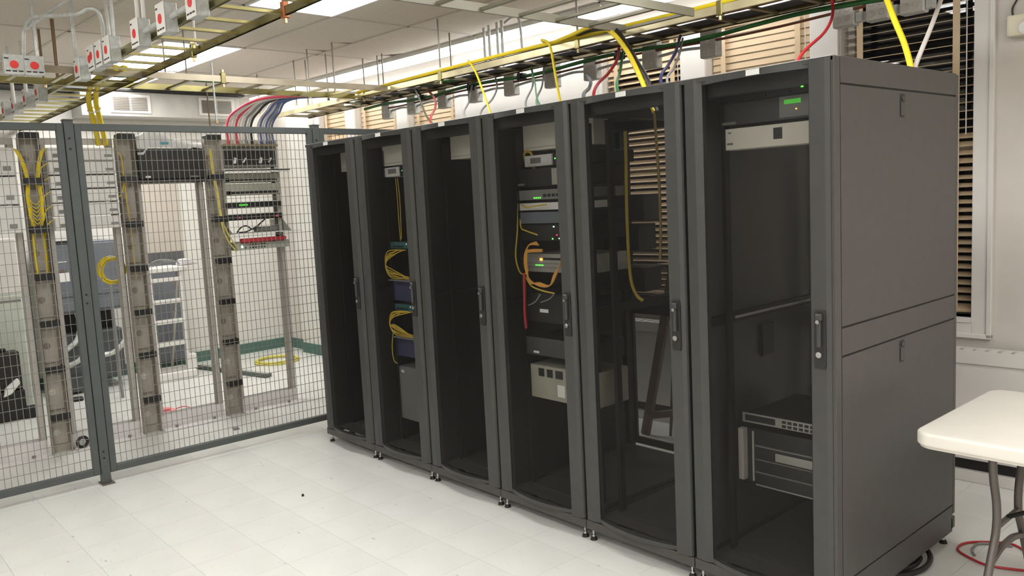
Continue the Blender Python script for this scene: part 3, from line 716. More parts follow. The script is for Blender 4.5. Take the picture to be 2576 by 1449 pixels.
unit('network_switch', 'slim silver switch with two rows of ports low in the nearest cabinet', 'switch', X7 + 0.06, X7 + 0.54, 0.27, 0.612, 0.652, 0.4, DEVS, DEVB, extras=(('port_row', X7 + 0.075, X7 + 0.21, 0.620, 0.645, DEVB, 0.002),) + ports(X7 + 0.24, 0.634, 12, 0.024, 0.011) + ports(X7 + 0.24, 0.617, 12, 0.024, 0.011))
unit('switch_chassis', 'black modular switch chassis at the bottom of the nearest cabinet', 'switch', X7 + 0.06, X7 + 0.54, 0.27, 0.352, 0.590, 0.4, DEVB, extras=(('side_bracket', X7 + 0.058, X7 + 0.082, 0.375, 0.590, ALU, 0.03), ('module_edge', X7 + 0.12, X7 + 0.54, 0.518, 0.524, DEVG, 0.004), ('module_edge', X7 + 0.12, X7 + 0.54, 0.462, 0.466, DEVG, 0.004), ('module_edge', X7 + 0.12, X7 + 0.54, 0.408, 0.413, DEVG, 0.004), ('module_edge', X7 + 0.12, X7 + 0.54, 0.354, 0.359, DEVS, 0.004), ('ejector_strip', X7 + 0.108, X7 + 0.114, 0.37, 0.58, ALU, 0.006), ('port_block', X7 + 0.21, X7 + 0.54, 0.472, 0.505, DEVS, 0.003)) + ports(X7 + 0.215, 0.490, 13, 0.024, 0.011) + ports(X7 + 0.215, 0.475, 13, 0.024, 0.011))

# ------------------------------------------------------------------ wire fence
FX = -0.30
def fence_post(y, label):
    t = thing('fence_post', label, 'fence post', (FX, y, 0), 'fence posts')
    m = MB(); m.box(FX - 0.025, FX + 0.025, y - 0.025, y + 0.025, 0.006, 2.14); m.part('post', FENCE, t, bevel=0.003)
    m = MB(); m.box(FX - 0.045, FX + 0.05, y - 0.032, y + 0.038, 0.0, 0.007); m.part('base_plate', mat('base_plate_brown', rgb(112, 102, 96), rough=0.45, metal=0.3), t)
    m = MB(); m.box(FX - 0.027, FX + 0.027, y - 0.027, y + 0.027, 2.14, 2.148); m.part('cap', FENCE, t)
    for z in (2.04, 1.98, 1.14, 1.09, 0.20, 0.16):
        m = MB(); m.cyl((FX + 0.024, y - 0.004, z), (FX + 0.029, y - 0.004, z), 0.006, 8); m.part('bolt', RUBBER, t)
fence_post(-1.32, 'grey steel fence post with a floor plate in the open floor')
fence_post(0.24, 'grey steel fence post next to the first black cabinet')
def fence_panel(y0, y1, label):
    t = thing('wire_fence', label, 'fence', (FX, (y0 + y1) / 2, 0.06), 'wire mesh fence panels')
    m = MB(); w = 0.036
    m.box(FX - 0.018, FX + 0.018, y0, y0 + w, 0.062, 2.125); m.part('stile', FENCE, t, bevel=0.002); m = MB(); m.box(FX - 0.018, FX + 0.018, y1 - w, y1, 0.062, 2.125); m.part('stile', FENCE, t, bevel=0.002)
    m = MB(); m.box(FX - 0.018, FX + 0.018, y0 + w, y1 - w, 0.062, 0.102); m.part('bottom_rail', FENCE, t, bevel=0.002)
    m = MB(); m.box(FX - 0.018, FX + 0.018, y0 + w, y1 - w, 2.085, 2.125); m.part('top_rail', FENCE, t, bevel=0.002)
    m = MB(); r = 0.0014
    n = int((y1 - y0 - 2 * w) / 0.0318)
    for k in range(1, n):
        y = y0 + w + (y1 - y0 - 2 * w) * k / n
        m.box(FX - r, FX + r, y - r, y + r, 0.09, 2.1)
    k = 0.1
    while k < 2.08:
        m.box(FX + r, FX + 3 * r, y0 + w - 0.005, y1 - w + 0.005, k - r, k + r); k += 0.0625
    m.part('wire_mesh', FWIRE, t, kind='stuff')
fence_panel(-2.90, -1.348, 'welded wire fence panel left of the free standing fence post')
fence_panel(-1.292, 0.212, 'welded wire fence panel between the two fence posts')
fence_panel(0.268, 1.66, 'welded wire fence panel running behind the black cabinets')

# ------------------------------------------------------------------ cable ladders
ZB, ZT = 2.40, 2.44
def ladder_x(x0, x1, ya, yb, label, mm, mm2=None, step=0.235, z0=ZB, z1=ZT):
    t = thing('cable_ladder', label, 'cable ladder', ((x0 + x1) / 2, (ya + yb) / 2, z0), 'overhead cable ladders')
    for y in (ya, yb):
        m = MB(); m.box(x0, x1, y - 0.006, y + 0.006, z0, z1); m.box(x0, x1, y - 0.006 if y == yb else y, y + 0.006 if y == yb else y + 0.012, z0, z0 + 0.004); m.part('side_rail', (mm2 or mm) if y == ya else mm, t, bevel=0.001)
    rm = MB(); rm.box(x0 - 0.012 , x0 + 0.012, min(ya, yb) + 0.006, max(ya, yb) - 0.006, z0 + 0.006, z0 + 0.018)
    p = rm.part('rung', mm, t); x = 0.12
    p.location.x = 0.05
    while x < x1 - x0:
        c = p.copy(); COL.objects.link(c); c.parent = t; c.location.x = x; x += step
    return t
def ladder_y(y0, y1, xa, xb, label, mm, mm2=None, step=0.235, z0=ZB, z1=ZT):
    t = thing('cable_ladder', label, 'cable ladder', ((xa + xb) / 2, (y0 + y1) / 2, z0), 'overhead cable ladders')
    for x in (xa, xb):
        m = MB(); m.box(x - 0.006, x + 0.006, y0, y1, z0, z1); m.part('side_rail', (mm2 or mm) if x == xa else mm, t, bevel=0.001)
    rm = MB(); rm.box(min(xa, xb) + 0.006, max(xa, xb) - 0.006, y0 - 0.012, y0 + 0.012, z0 + 0.006, z0 + 0.018)
    p = rm.part('rung', mm, t); y = 0.14; p.location.y = 0.04
    while y < y1 - y0:
        c = p.copy(); COL.objects.link(c); c.parent = t; c.location.y = y; y += step
    return t
ladder_x(-3.7, 3.4, -1.20, -0.89, 'yellow zinc cable ladder with sockets on its side, over the fence at the left', ZINC)
ladder_y(-2.6, 0.84, -0.26, -0.72, 'yellow zinc cable ladder crossing above the wire fence', ZINC, mat('dull_brass_rail', rgb(168, 158, 138), rough=0.4, metal=0.5, var=0.12))
ladder_x(-2.1, 3.9, 0.86, 1.17, 'yellow zinc cable ladder carrying cables above the black cabinets', mat('zinc_shaded', rgb(120, 110, 84), rough=0.35, metal=0.7, var=0.3), mat('zinc_lit', rgb(206, 196, 158), rough=0.34, metal=0.6, var=0.15))  # zinc with reflection painted pale on one rail, shade painted dark elsewhere
ladder_y(-2.2, 0.80, 2.06, 2.49, 'grey painted cable ladder crossing at the top of the picture', ZGREY)

# ladder clamps, small brackets
def clamp(x, y, z, label, mm=ZINC):
    t = thing('ladder_clamp', label, 'clamp', (x, y, z - 0.03), 'brass coloured ladder clamps')
    m = MB(); m.box(x - 0.016, x + 0.016, y - 0.014, y + 0.014, z - 0.03, z + 0.04); m.part('clamp_block', mm, t, bevel=0.003)
    m = MB(); m.cyl((x, y, z + 0.04), (x, y, z + 0.058), 0.011, 6); m.part('nut', mat('brass_nut', rgb(214, 190, 140), rough=0.3, metal=0.7), t); m = MB(); m.cyl((x, y, z - 0.05), (x, y, z - 0.03), 0.009, 6); m.part('nut', MATS['brass_nut'], t)
for (x, y, lab) in ((0.368, 0.861, 'brass clamp on the cabinet ladder under the long rod at the picture centre'), (1.66, 0.861, 'brass clamp on the cabinet ladder left of the grey ladder'), (-0.62, 0.86, 'brass clamp where the crossing ladder meets the cabinet ladder'), (2.60, 0.861, 'brass clamp on the cabinet ladder right of the grey ladder'),
                    (1.6, -0.89, 'copper coloured clamp under the left ladder near the picture top'), (0.55, -0.89, 'brass clamp on the left ladder below the lit ceiling light'), (-0.26, -0.40, 'brass clamp on the crossing ladder above the fence middle'), (-0.26, -1.22, 'copper strap where the left ladder meets the crossing ladder')):
    clamp(x, y, 2.42, lab, COPPER if 'copper' in lab else ZINC)

# ------------------------------------------------------------------ hanger rods
def rod(x, y, z0, label, r=0.006, mm=STEEL, z1=CEIL + 0.01):
    t = thing('hanger_rod', label, 'hanger rod', (x, y, z0), 'ladder hanger rods')
    m = MB(); m.cyl((x, y, z0), (x, y, z1), r, 8); m.part('rod', mm, t)
    m = MB(); m.cyl((x, y, z0), (x, y, z0 + 0.016), 0.012, 6); m.part('nut', mat('brass_nut', rgb(214, 190, 140)), t)
for (x, y, lab) in ((0.368, 0.861, 'thin steel rod over the third black cabinet, left of the conduit bundle'), (0.047, 1.207, 'short steel rod just right of the long one, left of the conduit bundle'),
                    (-0.973, 0.591, 'steel rod at the pointed ceiling slit farther left'), (-1.077, 0.811, 'steel rod between the two pointed ceiling slits'), (-0.653, 0.631, 'steel rod at the pointed ceiling slit nearer the centre'),
                    (-2.237, 0.759, 'farthest steel rod seen above the crossing ladder'), (-1.14, 1.196, 'steel rod left of the wide dark ceiling opening'), (-0.979, 1.235, 'left of two steel rods in the wide dark ceiling opening'), (-0.885, 1.221, 'right of two steel rods in the wide dark ceiling opening'),
                    (1.66, 0.861, 'steel rod seen through the grey cable ladder'), (-1.45, 0.72, 'left of two small rods behind the crossing ladder'), (-1.40, 0.80, 'right of two small rods behind the crossing ladder')):
    rod(x, y, 2.43, lab)
rod(-0.75, -1.233, 2.43, 'brown strut standing above the left end of the crossing ladder', 0.011, mat('strut_brown', rgb(132, 110, 82), rough=0.5, metal=0.3))
rod(-1.07, -1.24, 2.43, 'short brown strut behind the two red dotted sockets', 0.008, MATS['strut_brown'])
rod(-0.41, -0.57, 2.43, 'thin rod in front of the lit ceiling light, right of two', 0.005)
rod(-0.36, -0.72, 2.43, 'thin rod in front of the lit ceiling light, left of two', 0.005)
rod(-0.26, -0.465, 2.14, 'pale rod with brass nuts that drops below the crossing ladder', 0.006, GALV, 2.52)
rod(-0.72, -0.325, 2.14, 'brown rod dropping below the crossing ladder to the fence', 0.005, MATS['strut_brown'], 2.46)
rod(0.64, -0.91, 2.42, 'white rod through the left ladder above its lit gap', 0.006, WHITEP, 2.72)

# ------------------------------------------------------------------ sockets with red dots on the left ladder
SOCK = None
def socket(x, y, z, label, face='-y', w=0.100, d=0.055, h=0.125, dots=1):
    t = thing('power_outlet', label, 'outlet box', (x, y, z), 'outlet boxes with red stickers')
    hw, hd = w / 2, d / 2
    def bx(a0, a1, b0, b1, c0, c1, mb):
        if face == '-y': mb.box(x + a0, x + a1, y + b0, y + b1, z + c0, z + c1)
        else: mb.box(x - b1, x - b0, y + a0, y + a1, z + c0, z + c1)
        return mb
    bx(-hw, hw, -hd, hd, 0, h, MB()).part('box', GALV, t, bevel=0.003)
    bx(-hw - 0.002, hw + 0.002, -hd - 0.004, -hd, -0.002, h + 0.002, MB()).part('cover_plate', WHITEP if face == '-y' else GALV, t, bevel=0.001)
    for k in range(dots):
        cx = 0.0 if dots == 1 else (-0.02 + 0.035 * k)
        m = MB()
        if face == '-y': m.cyl((x + cx, y - hd - 0.004, z + h * (0.48 + 0.1 * k)), (x + cx, y - hd - 0.007, z + h * (0.48 + 0.1 * k)), 0.021, 16)
        else: m.cyl((x + hd + 0.004, y + cx * 0.5, z + h * 0.5), (x + hd + 0.007, y + cx * 0.5, z + h * 0.5), 0.021, 16)
        m.part('red_sticker', REDDOT, t)
    for zz in (0.012, h - 0.022):
        for cx in ((-0.034,) if zz > 0.05 else (-0.03, 0.0, 0.03)):
            bx(cx - 0.011, cx + 0.011, -hd - 0.0052, -hd - 0.004, zz, zz + 0.007, MB()).part('print_mark', DEVB, t)
SY = -1.245
for (x, lab, dots) in ((1.55, 'red dotted outlet box cut by the top edge of the picture', 1), (1.20, 'red dotted outlet box, second from the picture top on the left ladder', 1), (0.85, 'red dotted outlet box under two bent white conduits', 1),
                       (0.40, 'red dotted outlet box, nearest of three in a tight row', 1), (0.26, 'red dotted outlet box, middle of three in a tight row', 1), (0.12, 'outlet box with two red dots, farthest of three in a tight row', 2),
                       (-0.16, 'red dotted outlet box right above the ladder crossing', 1), (-1.15, 'red dotted outlet box beyond the crossing ladder, nearest of four', 1), (-1.50, 'red dotted outlet box beyond the crossing ladder, second of four', 1), (-1.88, 'red dotted outlet box beyond the crossing ladder, third of four', 1), (-2.22, 'red dotted outlet box beyond the crossing ladder, farthest of four', 1)):
    socket(x, SY, 2.365 if x > 0 else 2.35, lab, dots=dots)
socket(-0.22, -1.575, 2.372, 'outlet box with a big red dot at the left picture edge', '+x', 0.092, 0.055, 0.100)
socket(-0.22, -1.478, 2.372, 'outlet box with a big red dot, right of the one at the picture edge', '+x', 0.092, 0.055, 0.100)

def conduit(name, pts, r, label, mm=GALV, group='galvanised conduits', cat='conduit', n=8):
    m = MB(); m.tube(pts, r, n, 6); return m.thing(name, mm, label, cat, group, smooth=True)
conduit('conduit', [(-0.225, -1.52, 2.47), (-0.20, -1.518, 2.54), (-0.165, -1.515, 2.60), (-0.078, -1.50, 2.641), (0.005, -1.47, 2.648), (0.245, -1.36, 2.622), (0.290, -1.315, 2.644), (0.312, -1.275, 2.636), (0.293, -1.25, 2.576), (0.262, -1.245, 2.48)], 0.010, 'arched grey conduit joining the edge outlet boxes and the ladder')
conduit('conduit', [(-0.22, -1.455, 2.47), (-0.22, -1.455, 2.60), (-0.22, -1.455, 2.79)], 0.009, 'straight grey conduit rising from the right edge outlet box')
conduit('conduit', [(0.37, SY, 2.48), (0.37, SY, 2.60), (0.35, SY, 2.79)], 0.009, 'left straight grey conduit above the nearest of three boxes')
conduit('conduit', [(0.44, SY, 2.48), (0.45, SY, 2.60), (0.45, SY, 2.79)], 0.009, 'right straight grey conduit above the nearest of three boxes')
conduit('conduit', [(0.85, SY - 0.01, 2.49), (0.85, SY - 0.01, 2.60), (0.82, SY - 0.02, 2.70), (0.78, SY - 0.02, 2.79)], 0.009, 'left of two bent white conduits above an outlet box', WHITEP)
conduit('conduit', [(0.87, SY + 0.012, 2.49), (0.87, SY + 0.012, 2.60), (0.84, SY + 0.01, 2.70), (0.80, SY + 0.01, 2.79)], 0.009, 'right of two bent white conduits above an outlet box', WHITEP)
conduit('conduit', [(0.90, SY, 2.43), (1.02, SY, 2.43), (1.15, SY, 2.43)], 0.012, 'short conduit between the second and third outlet boxes')
conduit('conduit', [(1.25, SY, 2.43), (1.40, SY, 2.43), (1.50, SY, 2.43)], 0.012, 'short conduit between the first and second outlet boxes')
conduit('conduit', [(1.42, SY - 0.02, 2.46), (1.42, SY - 0.02, 2.79)], 0.010, 'straight conduit beside the outlet box at the top picture edge')
conduit('conduit', [(-1.7, -1.30, 2.40), (-1.7, -1.30, 2.79)], 0.012, 'left white conduit beyond the crossing ladder', WHITEP)
conduit('conduit', [(-1.45, -1.27, 2.45), (-1.45, -1.27, 2.79)], 0.012, 'right white conduit beyond the crossing ladder', WHITEP)
# ------------------------------------------------------------------ steel junction boxes behind the cabinet ladder
JX = [-0.89, -0.519, -0.111, 0.257, 0.654, 1.056, 1.408, 1.874, 2.275, 3.028, 3.187, 3.341]
JN = ['galvanised junction box nearest the fence corner', 'second galvanised junction box from the fence corner', 'third galvanised junction box from the fence corner', 'galvanised junction box in front of the bright wall edge', 'galvanised junction box left of the second yellow drop',
      'galvanised junction box crossed by the second yellow drop', 'galvanised junction box at the right end of the bright white wall', 'galvanised junction box right of the thick yellow and black drop', 'galvanised junction box in front of the shut blind',
      'square galvanised box with knockouts right of the red cable', 'square galvanised box behind the thick yellow cable', 'square galvanised box cut by the top edge near the grey cable']
for k, x in enumerate(JX):
    y = 1.25; w, h = (0.105, 0.165) if k < 9 else (0.105, 0.112)
    zc = 2.372 if k < 9 else 2.35
    if k < 9: zc = 2.355
    t = thing('junction_box', JN[k], 'junction box', (x, y, zc - h / 2), 'galvanised junction boxes')
    m = MB(); m.box(x - w / 2, x + w / 2, y - 0.027, y + 0.027, zc - h / 2, zc + h / 2); m.part('box', GALV, t, bevel=0.004)
    m = MB(); m.box(x - w / 2 + 0.003, x + w / 2 - 0.003, y - 0.032, y - 0.027, zc - h / 2 + 0.003, zc - h / 2 + 0.105); m.part('cover', ALU, t, bevel=0.002)
    for (a, b_) in ((-0.022, 0.03), (0.024, 0.034), (-0.024, 0.078), (0.02, 0.076)):
        m = MB(); m.ring((x + a, y - 0.0325, zc - h / 2 + b_), (0, 1, 0), 0.013, 0.0016, 14, 4); m.part('knockout', GALV, t)
    if k < 9:
        m = MB(); m.box(x - 0.03, x + 0.03, y - 0.03, y + 0.03, zc + h / 2, ZT - 0.012); m.part('hanger_strap', GALV, t)
    if k > 8:
        m = MB(); m.box(x + w / 2, x + w / 2 + 0.035, y - 0.02, y + 0.02, zc - 0.045, zc + 0.0); m.part('conduit_fitting', GALV, t, bevel=0.004)
JL = ['conduit between the two junction boxes nearest the fence corner', 'conduit between the second and third junction boxes', 'conduit between the third junction box and the bright wall', 'curved conduit left of the second yellow drop', 'conduit just left of the second yellow drop',
      'conduit right of the second yellow drop', 'conduit crossing the red and green cables', 'conduit crossing the navy cable in front of a white post']
for k in range(8):
    a, b_ = JX[k] + 0.055, JX[k + 1] - 0.055
    conduit('conduit', [(a, 1.25, 2.335), ((a + b_) / 2, 1.255, 2.345), (b_, 1.25, 2.335)], 0.009, JL[k])
conduit('conduit', [(1.93, 1.25, 2.37), (2.08, 1.25, 2.375), (2.22, 1.25, 2.37)], 0.009, 'upper conduit in front of the white post between the blinds')
for k, (x, y, lab) in enumerate(((0.33, 1.30, 'first of the thin conduits rising in a bundle to the ceiling'), (0.42, 1.27, 'second of the thin conduits rising in a bundle to the ceiling'), (0.52, 1.26, 'third of the thin conduits rising in a bundle to the ceiling'), (0.58, 1.25, 'last straight conduit of the bundle rising to the ceiling'))):
    conduit('conduit', [(x, y, 2.43), (x, y, 2.79)], 0.010, lab)
conduit('conduit', [(0.60, 1.26, 2.77), (0.68, 1.26, 2.795), (0.74, 1.26, 2.78), (0.76, 1.26, 2.70), (0.765, 1.26, 2.60), (0.765, 1.26, 2.42)], 0.009, 'conduit that bends over from the bundle like a hook')

# ------------------------------------------------------------------ cables on the cabinet ladder
def cable(pts, r, mm, label, name='cable', drop=True, group='cables over the cabinets', cat='cable', n=8):
    if drop:
        p = pts[-1]; q = pts[-2]
        dx, dy = (p[0] - q[0]), (p[1] - q[1])
        e = (p[0] + dx * 0.45, max(p[1] + dy * 0.3, 0.46), 1.985 - 0.05)
        pts = list(pts) + [e]
    m = MB(); m.tube(pts, r, n, 6); return m.thing(name, mm, label, cat, group, smooth=True)
random.seed(5)
cable([(x, 0.855 + 0.006 * math.sin(x * 3), ZT + 0.014 + 0.006 * math.sin(x * 2.1)) for x in [-0.7 + 0.3 * k for k in range(15)]], 0.012, YEL, 'thick yellow cable lying on top of the near rail of the cabinet ladder', drop=False)
cable([(x, 0.90 + 0.01 * math.sin(x * 2), ZT + 0.008) for x in [-0.4 + 0.3 * k for k in range(14)]], 0.011, BLACKC, 'black cable lying beside the yellow one on the cabinet ladder', drop=False)
cable([(x, 1.215 + 0.006 * math.sin(x * 4), 2.385 + 0.010 * math.sin(x * 5)) for x in [-1.2 + 0.25 * k for k in range(20)]], 0.012, GREEN, 'green ground cable strung along the far rail of the cabinet ladder', drop=False)
cable([(x, 1.225, 2.362 + 0.008 * math.sin(x * 4 + 1)) for x in [-0.9 + 0.3 * k for k in range(15)]], 0.007, BROWNC, 'thin brown cable strung just below the green ground cable', drop=False)
cable([(-1.1, 0.98, 2.43), (-0.7, 1.0, 2.44), (-0.3, 1.02, 2.45), (0.0, 1.05, 2.43), (0.3, 1.1, 2.43)], 0.010, GREEN, 'short green cable inside the cabinet ladder near the ladder crossing', drop=False)
cable([(0.75, 0.8, 2.463), (0.909, 0.72, 2.37), (1.118, 0.6, 2.212), (1.287, 0.5, 2.074)], 0.0065, YEL, 'thin yellow cable dropping to the third black cabinet')
cable([(1.40, 0.86, 2.465), (1.43, 0.8, 2.473), (1.554, 0.74, 2.422), (1.706, 0.62, 2.254), (1.854, 0.5, 2.072)], 0.007, YEL, 'thin yellow cable dropping to the fourth black cabinet')
cable([(1.45, 0.86, 2.455), (1.628, 0.82, 2.46), (1.875, 0.75, 2.462), (2.03, 0.7, 2.413), (2.213, 0.62, 2.276), (2.411, 0.5, 2.075)], 0.012, YEL, 'thick yellow cable arching down to the fifth black cabinet')
cable([(1.6, 0.88, 2.455), (1.751, 0.82, 2.464), (2.023, 0.74, 2.424), (2.156, 0.68, 2.329), (2.295, 0.6, 2.204), (2.445, 0.5, 2.075)], 0.012, BLACKC, 'thick black cable arching down beside the thick yellow one')
cable([(3.26, 1.0, 2.47), (3.304, 1.0, 2.399), (3.406, 0.9, 2.221), (3.467, 0.85, 2.111), (3.512, 0.8, 2.015)], 0.012, YEL, 'thick yellow cable dropping into the nearest cabinet')
cable([(3.44, 1.35, 2.47), (3.454, 1.3, 2.404), (3.476, 1.1, 2.212), (3.511, 0.85, 2.019)], 0.0095, WHITEC, 'pale grey cable dropping beside the thick yellow one at the right')
cable([(2.94, 1.2, 2.50), (2.971, 1.2, 2.48), (3.04, 1.1, 2.347), (3.079, 0.95, 2.237), (3.148, 0.6, 2.087)], 0.007, RED, 'red cable curving down in front of the white post to the nearest cabinet')
cable([(1.713, 1.15, 2.411), (1.824, 1.0, 2.315), (1.887, 0.85, 2.221), (1.947, 0.7, 2.152), (2.047, 0.55, 2.071)], 0.0085, RED, 'red cable curving down left of the green one')
cable([(1.742, 1.15, 2.384), (1.929, 0.9, 2.228), (2.205, 0.55, 2.094)], 0.008, GREEN2, 'green cable hanging next to the red curved one')
cable([(-0.198, 1.15, 2.42), (0.092, 1.0, 2.319), (0.368, 0.8, 2.211), (0.711, 0.5, 2.076)], 0.008, RED, 'red cable curving down to the second black cabinet')
cable([(-0.352, 1.15, 2.449), (0.071, 0.9, 2.276), (0.707, 0.5, 2.077)], 0.007, mat('dark_olive_cable', rgb(70, 78, 50)), 'dark olive cable meeting the red one at the second cabinet')
cable([(2.151, 1.15, 2.401), (2.266, 0.95, 2.283), (2.366, 0.75, 2.184), (2.514, 0.5, 2.086)], 0.008, BLUE, 'navy cable hanging before the white window post')
cable([(2.165, 1.15, 2.385), (2.29, 0.95, 2.27), (2.40, 0.75, 2.165), (2.55, 0.5, 2.076)], 0.006, GREYC, 'grey cable hanging beside the navy one')
cable([(0.344, 1.15, 2.377), (0.612, 0.9, 2.225), (1.053, 0.5, 2.079)], 0.006, GREYC, 'grey cable hanging left of the first thin yellow drop')
cable([(0.599, 1.15, 2.41), (0.786, 1.0, 2.298), (0.964, 0.8, 2.192), (1.201, 0.5, 2.07)], 0.006, GREYC, 'grey cable crossing the first thin yellow drop')
cable([(0.969, 1.15, 2.408), (1.233, 0.9, 2.247), (1.591, 0.5, 2.072)], 0.006, GREYC, 'left grey cable of the crossing pair before the bright wall')
cable([(0.958, 1.15, 2.41), (1.252, 0.9, 2.268), (1.7, 0.5, 2.066)], 0.005, GREEN2, 'thin green cable crossing between the grey pair')
cable([(1.08, 1.15, 2.392), (1.264, 0.95, 2.245), (1.679, 0.5, 2.068)], 0.006, GREYC, 'right grey cable of the crossing pair before the bright wall')
cable([(1.456, 1.15, 2.289), (1.618, 1.0, 2.223), (1.788, 0.8, 2.153), (2.025, 0.5, 2.066)], 0.010, mat('slate_cable', rgb(104, 110, 116)), 'slate grey cable hanging from the box at the end of the bright wall')
# black ground clips under the ladder
for x, lab in ((-0.33, 'black ground clip at the second junction box'), (0.26, 'black ground clip below the first thin yellow drop'), (0.80, 'black ground clip between the thin yellow drops'), (1.66, 'black ground clip under the thick yellow arch')):
    m = MB(); m.box(x - 0.03, x + 0.03, 1.19, 1.235, 2.355, 2.40); m.box(x - 0.012, x + 0.012, 1.18, 1.19, 2.36, 2.43); m.thing('ground_clip', BLACKP, lab, 'clip', 'black ground clips', bevel=0.005)

# ------------------------------------------------------------------ open relay racks beyond the fence
LX = -1.33
def relay_rack(y0, y1, label):
    t = thing('relay_rack', label, 'equipment rack', (LX, (y0 + y1) / 2, 0), 'open two-post relay racks')
    for y, s_ in ((y0, 1), (y1, -1)):
        m = MB()
        m.box(LX - 0.038, LX + 0.038, min(y, y + s_ * 0.004), max(y, y + s_ * 0.004), 0.0, 2.13)
        for x in (LX - 0.038, LX + 0.034): m.box(x, x + 0.004, min(y, y + s_ * 0.034), max(y, y + s_ * 0.034), 0.0, 2.13)
        m.part('upright', ALU, t)
    for z in (2.085,):
        m = MB(); m.box(LX + 0.038, LX + 0.044, y0, y1, z, z + 0.045); m.part('top_angle', ALU, t)
    for x in (LX + 0.040, LX - 0.044):
        m = MB(); q = 0.12 if x > LX else -0.12
        m.box(x, x + 0.006, y0, y1, 0.0, 0.10); m.box(min(x, x + q), max(x, x + q), y0, y1, 0.0, 0.008); m.part('base_angle', mat('angle_alu_lit', rgb(226, 223, 219), rough=0.35), t)  # aluminium made near white, its reflected light put into the colour
    for y in (y0 + 0.1, y1 - 0.1):
        m = MB(); m.cyl((LX + 0.10, y, 0.008), (LX + 0.10, y, 0.024), 0.012, 6); m.part('anchor_bolt', STEEL, t)
relay_rack(-2.00, -1.415, 'open aluminium rack holding large white shelves at the left picture edge')
relay_rack(-1.262, -0.805, 'open aluminium rack holding a stack of six white fibre shelves')
relay_rack(-0.672, -0.188, 'open aluminium rack with a black chassis at its top')
relay_rack(-0.052, 0.430, 'open aluminium rack with the fuse panel and shelves, nearest the cabinets')
def cable_manager(y, label):
    t = thing('cable_manager', label, 'cable manager', (LX + 0.04, y, 0), 'tall vertical cable managers')
    w = 0.058; x0 = LX + 0.05
    m = MB(); m.box(x0, x0 + 0.006, y - w, y + w, 0.0, 2.13); m.part('back_plate', MGR, t)
    for s_ in (-1, 1):
        m = MB(); m.box(x0, x0 + 0.06, y + s_ * w - 0.002, y + s_ * w + 0.002, 0.0, 2.13); m.part('side_flange', MGR, t)
    zs = [0.26, 0.585, 0.895, 1.21, 1.525, 1.84, 2.135]
    lo = 0.02
    for k, z in enumerate(zs):
        m = MB(); poly = [(y - w + 0.012, lo + 0.04), (y + w - 0.012, lo + 0.04), (y + w - 0.012, z - 0.05), (y - w + 0.012, z - 0.05)]
        m.prism(poly, x0 + 0.012, x0 + 0.018, 'x'); m.part('trough_panel', MGR, t, bevel=0.001)
        m = MB(); m.cyl((x0 + 0.018, y - 0.02, (lo + z) / 2), (x0 + 0.0195, y - 0.02, (lo + z) / 2), 0.023, 16); m.part('knockout', ALU if k < 2 else mat('manager_dark', rgb(126, 119, 110), rough=0.5), t)
        lo = z
    for z in zs:
        m = MB()
        m.box(x0 + 0.015, x0 + 0.105, y - w, y - w + 0.010, z - 0.019, z + 0.019); m.box(x0 + 0.015, x0 + 0.105, y + w - 0.010, y + w, z - 0.019, z + 0.019)
        m.box(x0 + 0.095, x0 + 0.107, y - w, y + w, z - 0.023, z + 0.023)
        m.part('retaining_ring', BLACKP, t, bevel=0.004)
cable_manager(-1.338, 'tall grey cable manager full of yellow fibre, left of the fence post')
cable_manager(-0.740, 'tall grey cable manager left of the black chassis')
cable_manager(-0.120, 'tall grey cable manager right of the black chassis')
# white fibre shelves
RXF = LX + 0.05
def shelf_unit(name, label, cat, y0, y1, z0, z1, face, depth=0.30, extras=(), proud=0.0, group=None):
    t = thing(name, label, cat, (RXF - depth / 2, (y0 + y1) / 2, z0), group)
    m = MB(); m.box(RXF - depth, RXF - 0.005 + proud, y0, y1, z0, z1); m.part('chassis', face, t, bevel=0.003)
    m = MB(); m.box(RXF - 0.005 + proud, RXF + 0.003 + proud, y0 + 0.003, y1 - 0.003, z0 + 0.003, z1 - 0.003); m.part('cover', face, t, bevel=0.003)
    for (nm, a, b_, c, d_, mm) in extras:
        m = MB(); m.box(RXF + 0.003 + proud, RXF + 0.005 + proud, a, b_, c, d_); m.part(nm, mm, t)
    return t
order = ['topmost', 'second from the top', 'third from the top', 'fourth from the top', 'fifth from the top', 'lowest']
for k in range(6):
    z1 = 2.062 - 0.0935 * k; z0 = z1 - 0.086
    shelf_unit('fibre_shelf', 'white fibre shelf behind the fence post, %s of the stack of six' % order[k], 'fibre shelf', -1.235, -0.815, z0, z1, WHITEP, extras=(('paper_tag', -1.205, -1.165, z0 + 0.02, z0 + 0.045, DEVG), ('name_plate', -0.885, -0.835, z0 + 0.022, z0 + 0.040, mat('tag_grey', rgb(140, 140, 136)))), proud=0.06, group='stack of white fibre shelves')
for k in range(3):
    z1 = 2.062 - 0.187 * k; z0 = z1 - 0.179
    shelf_unit('fibre_shelf', 'large white fibre shelf at the left picture edge, %s of three' % ('topmost', 'middle one', 'lowest')[k], 'fibre shelf', -1.98, -1.425, z0, z1, WHITEP, extras=(('name_plate', -1.50, -1.455, z0 + 0.03, z0 + 0.06, MATS['tag_grey']),), proud=0.06, group='large white fibre shelves')
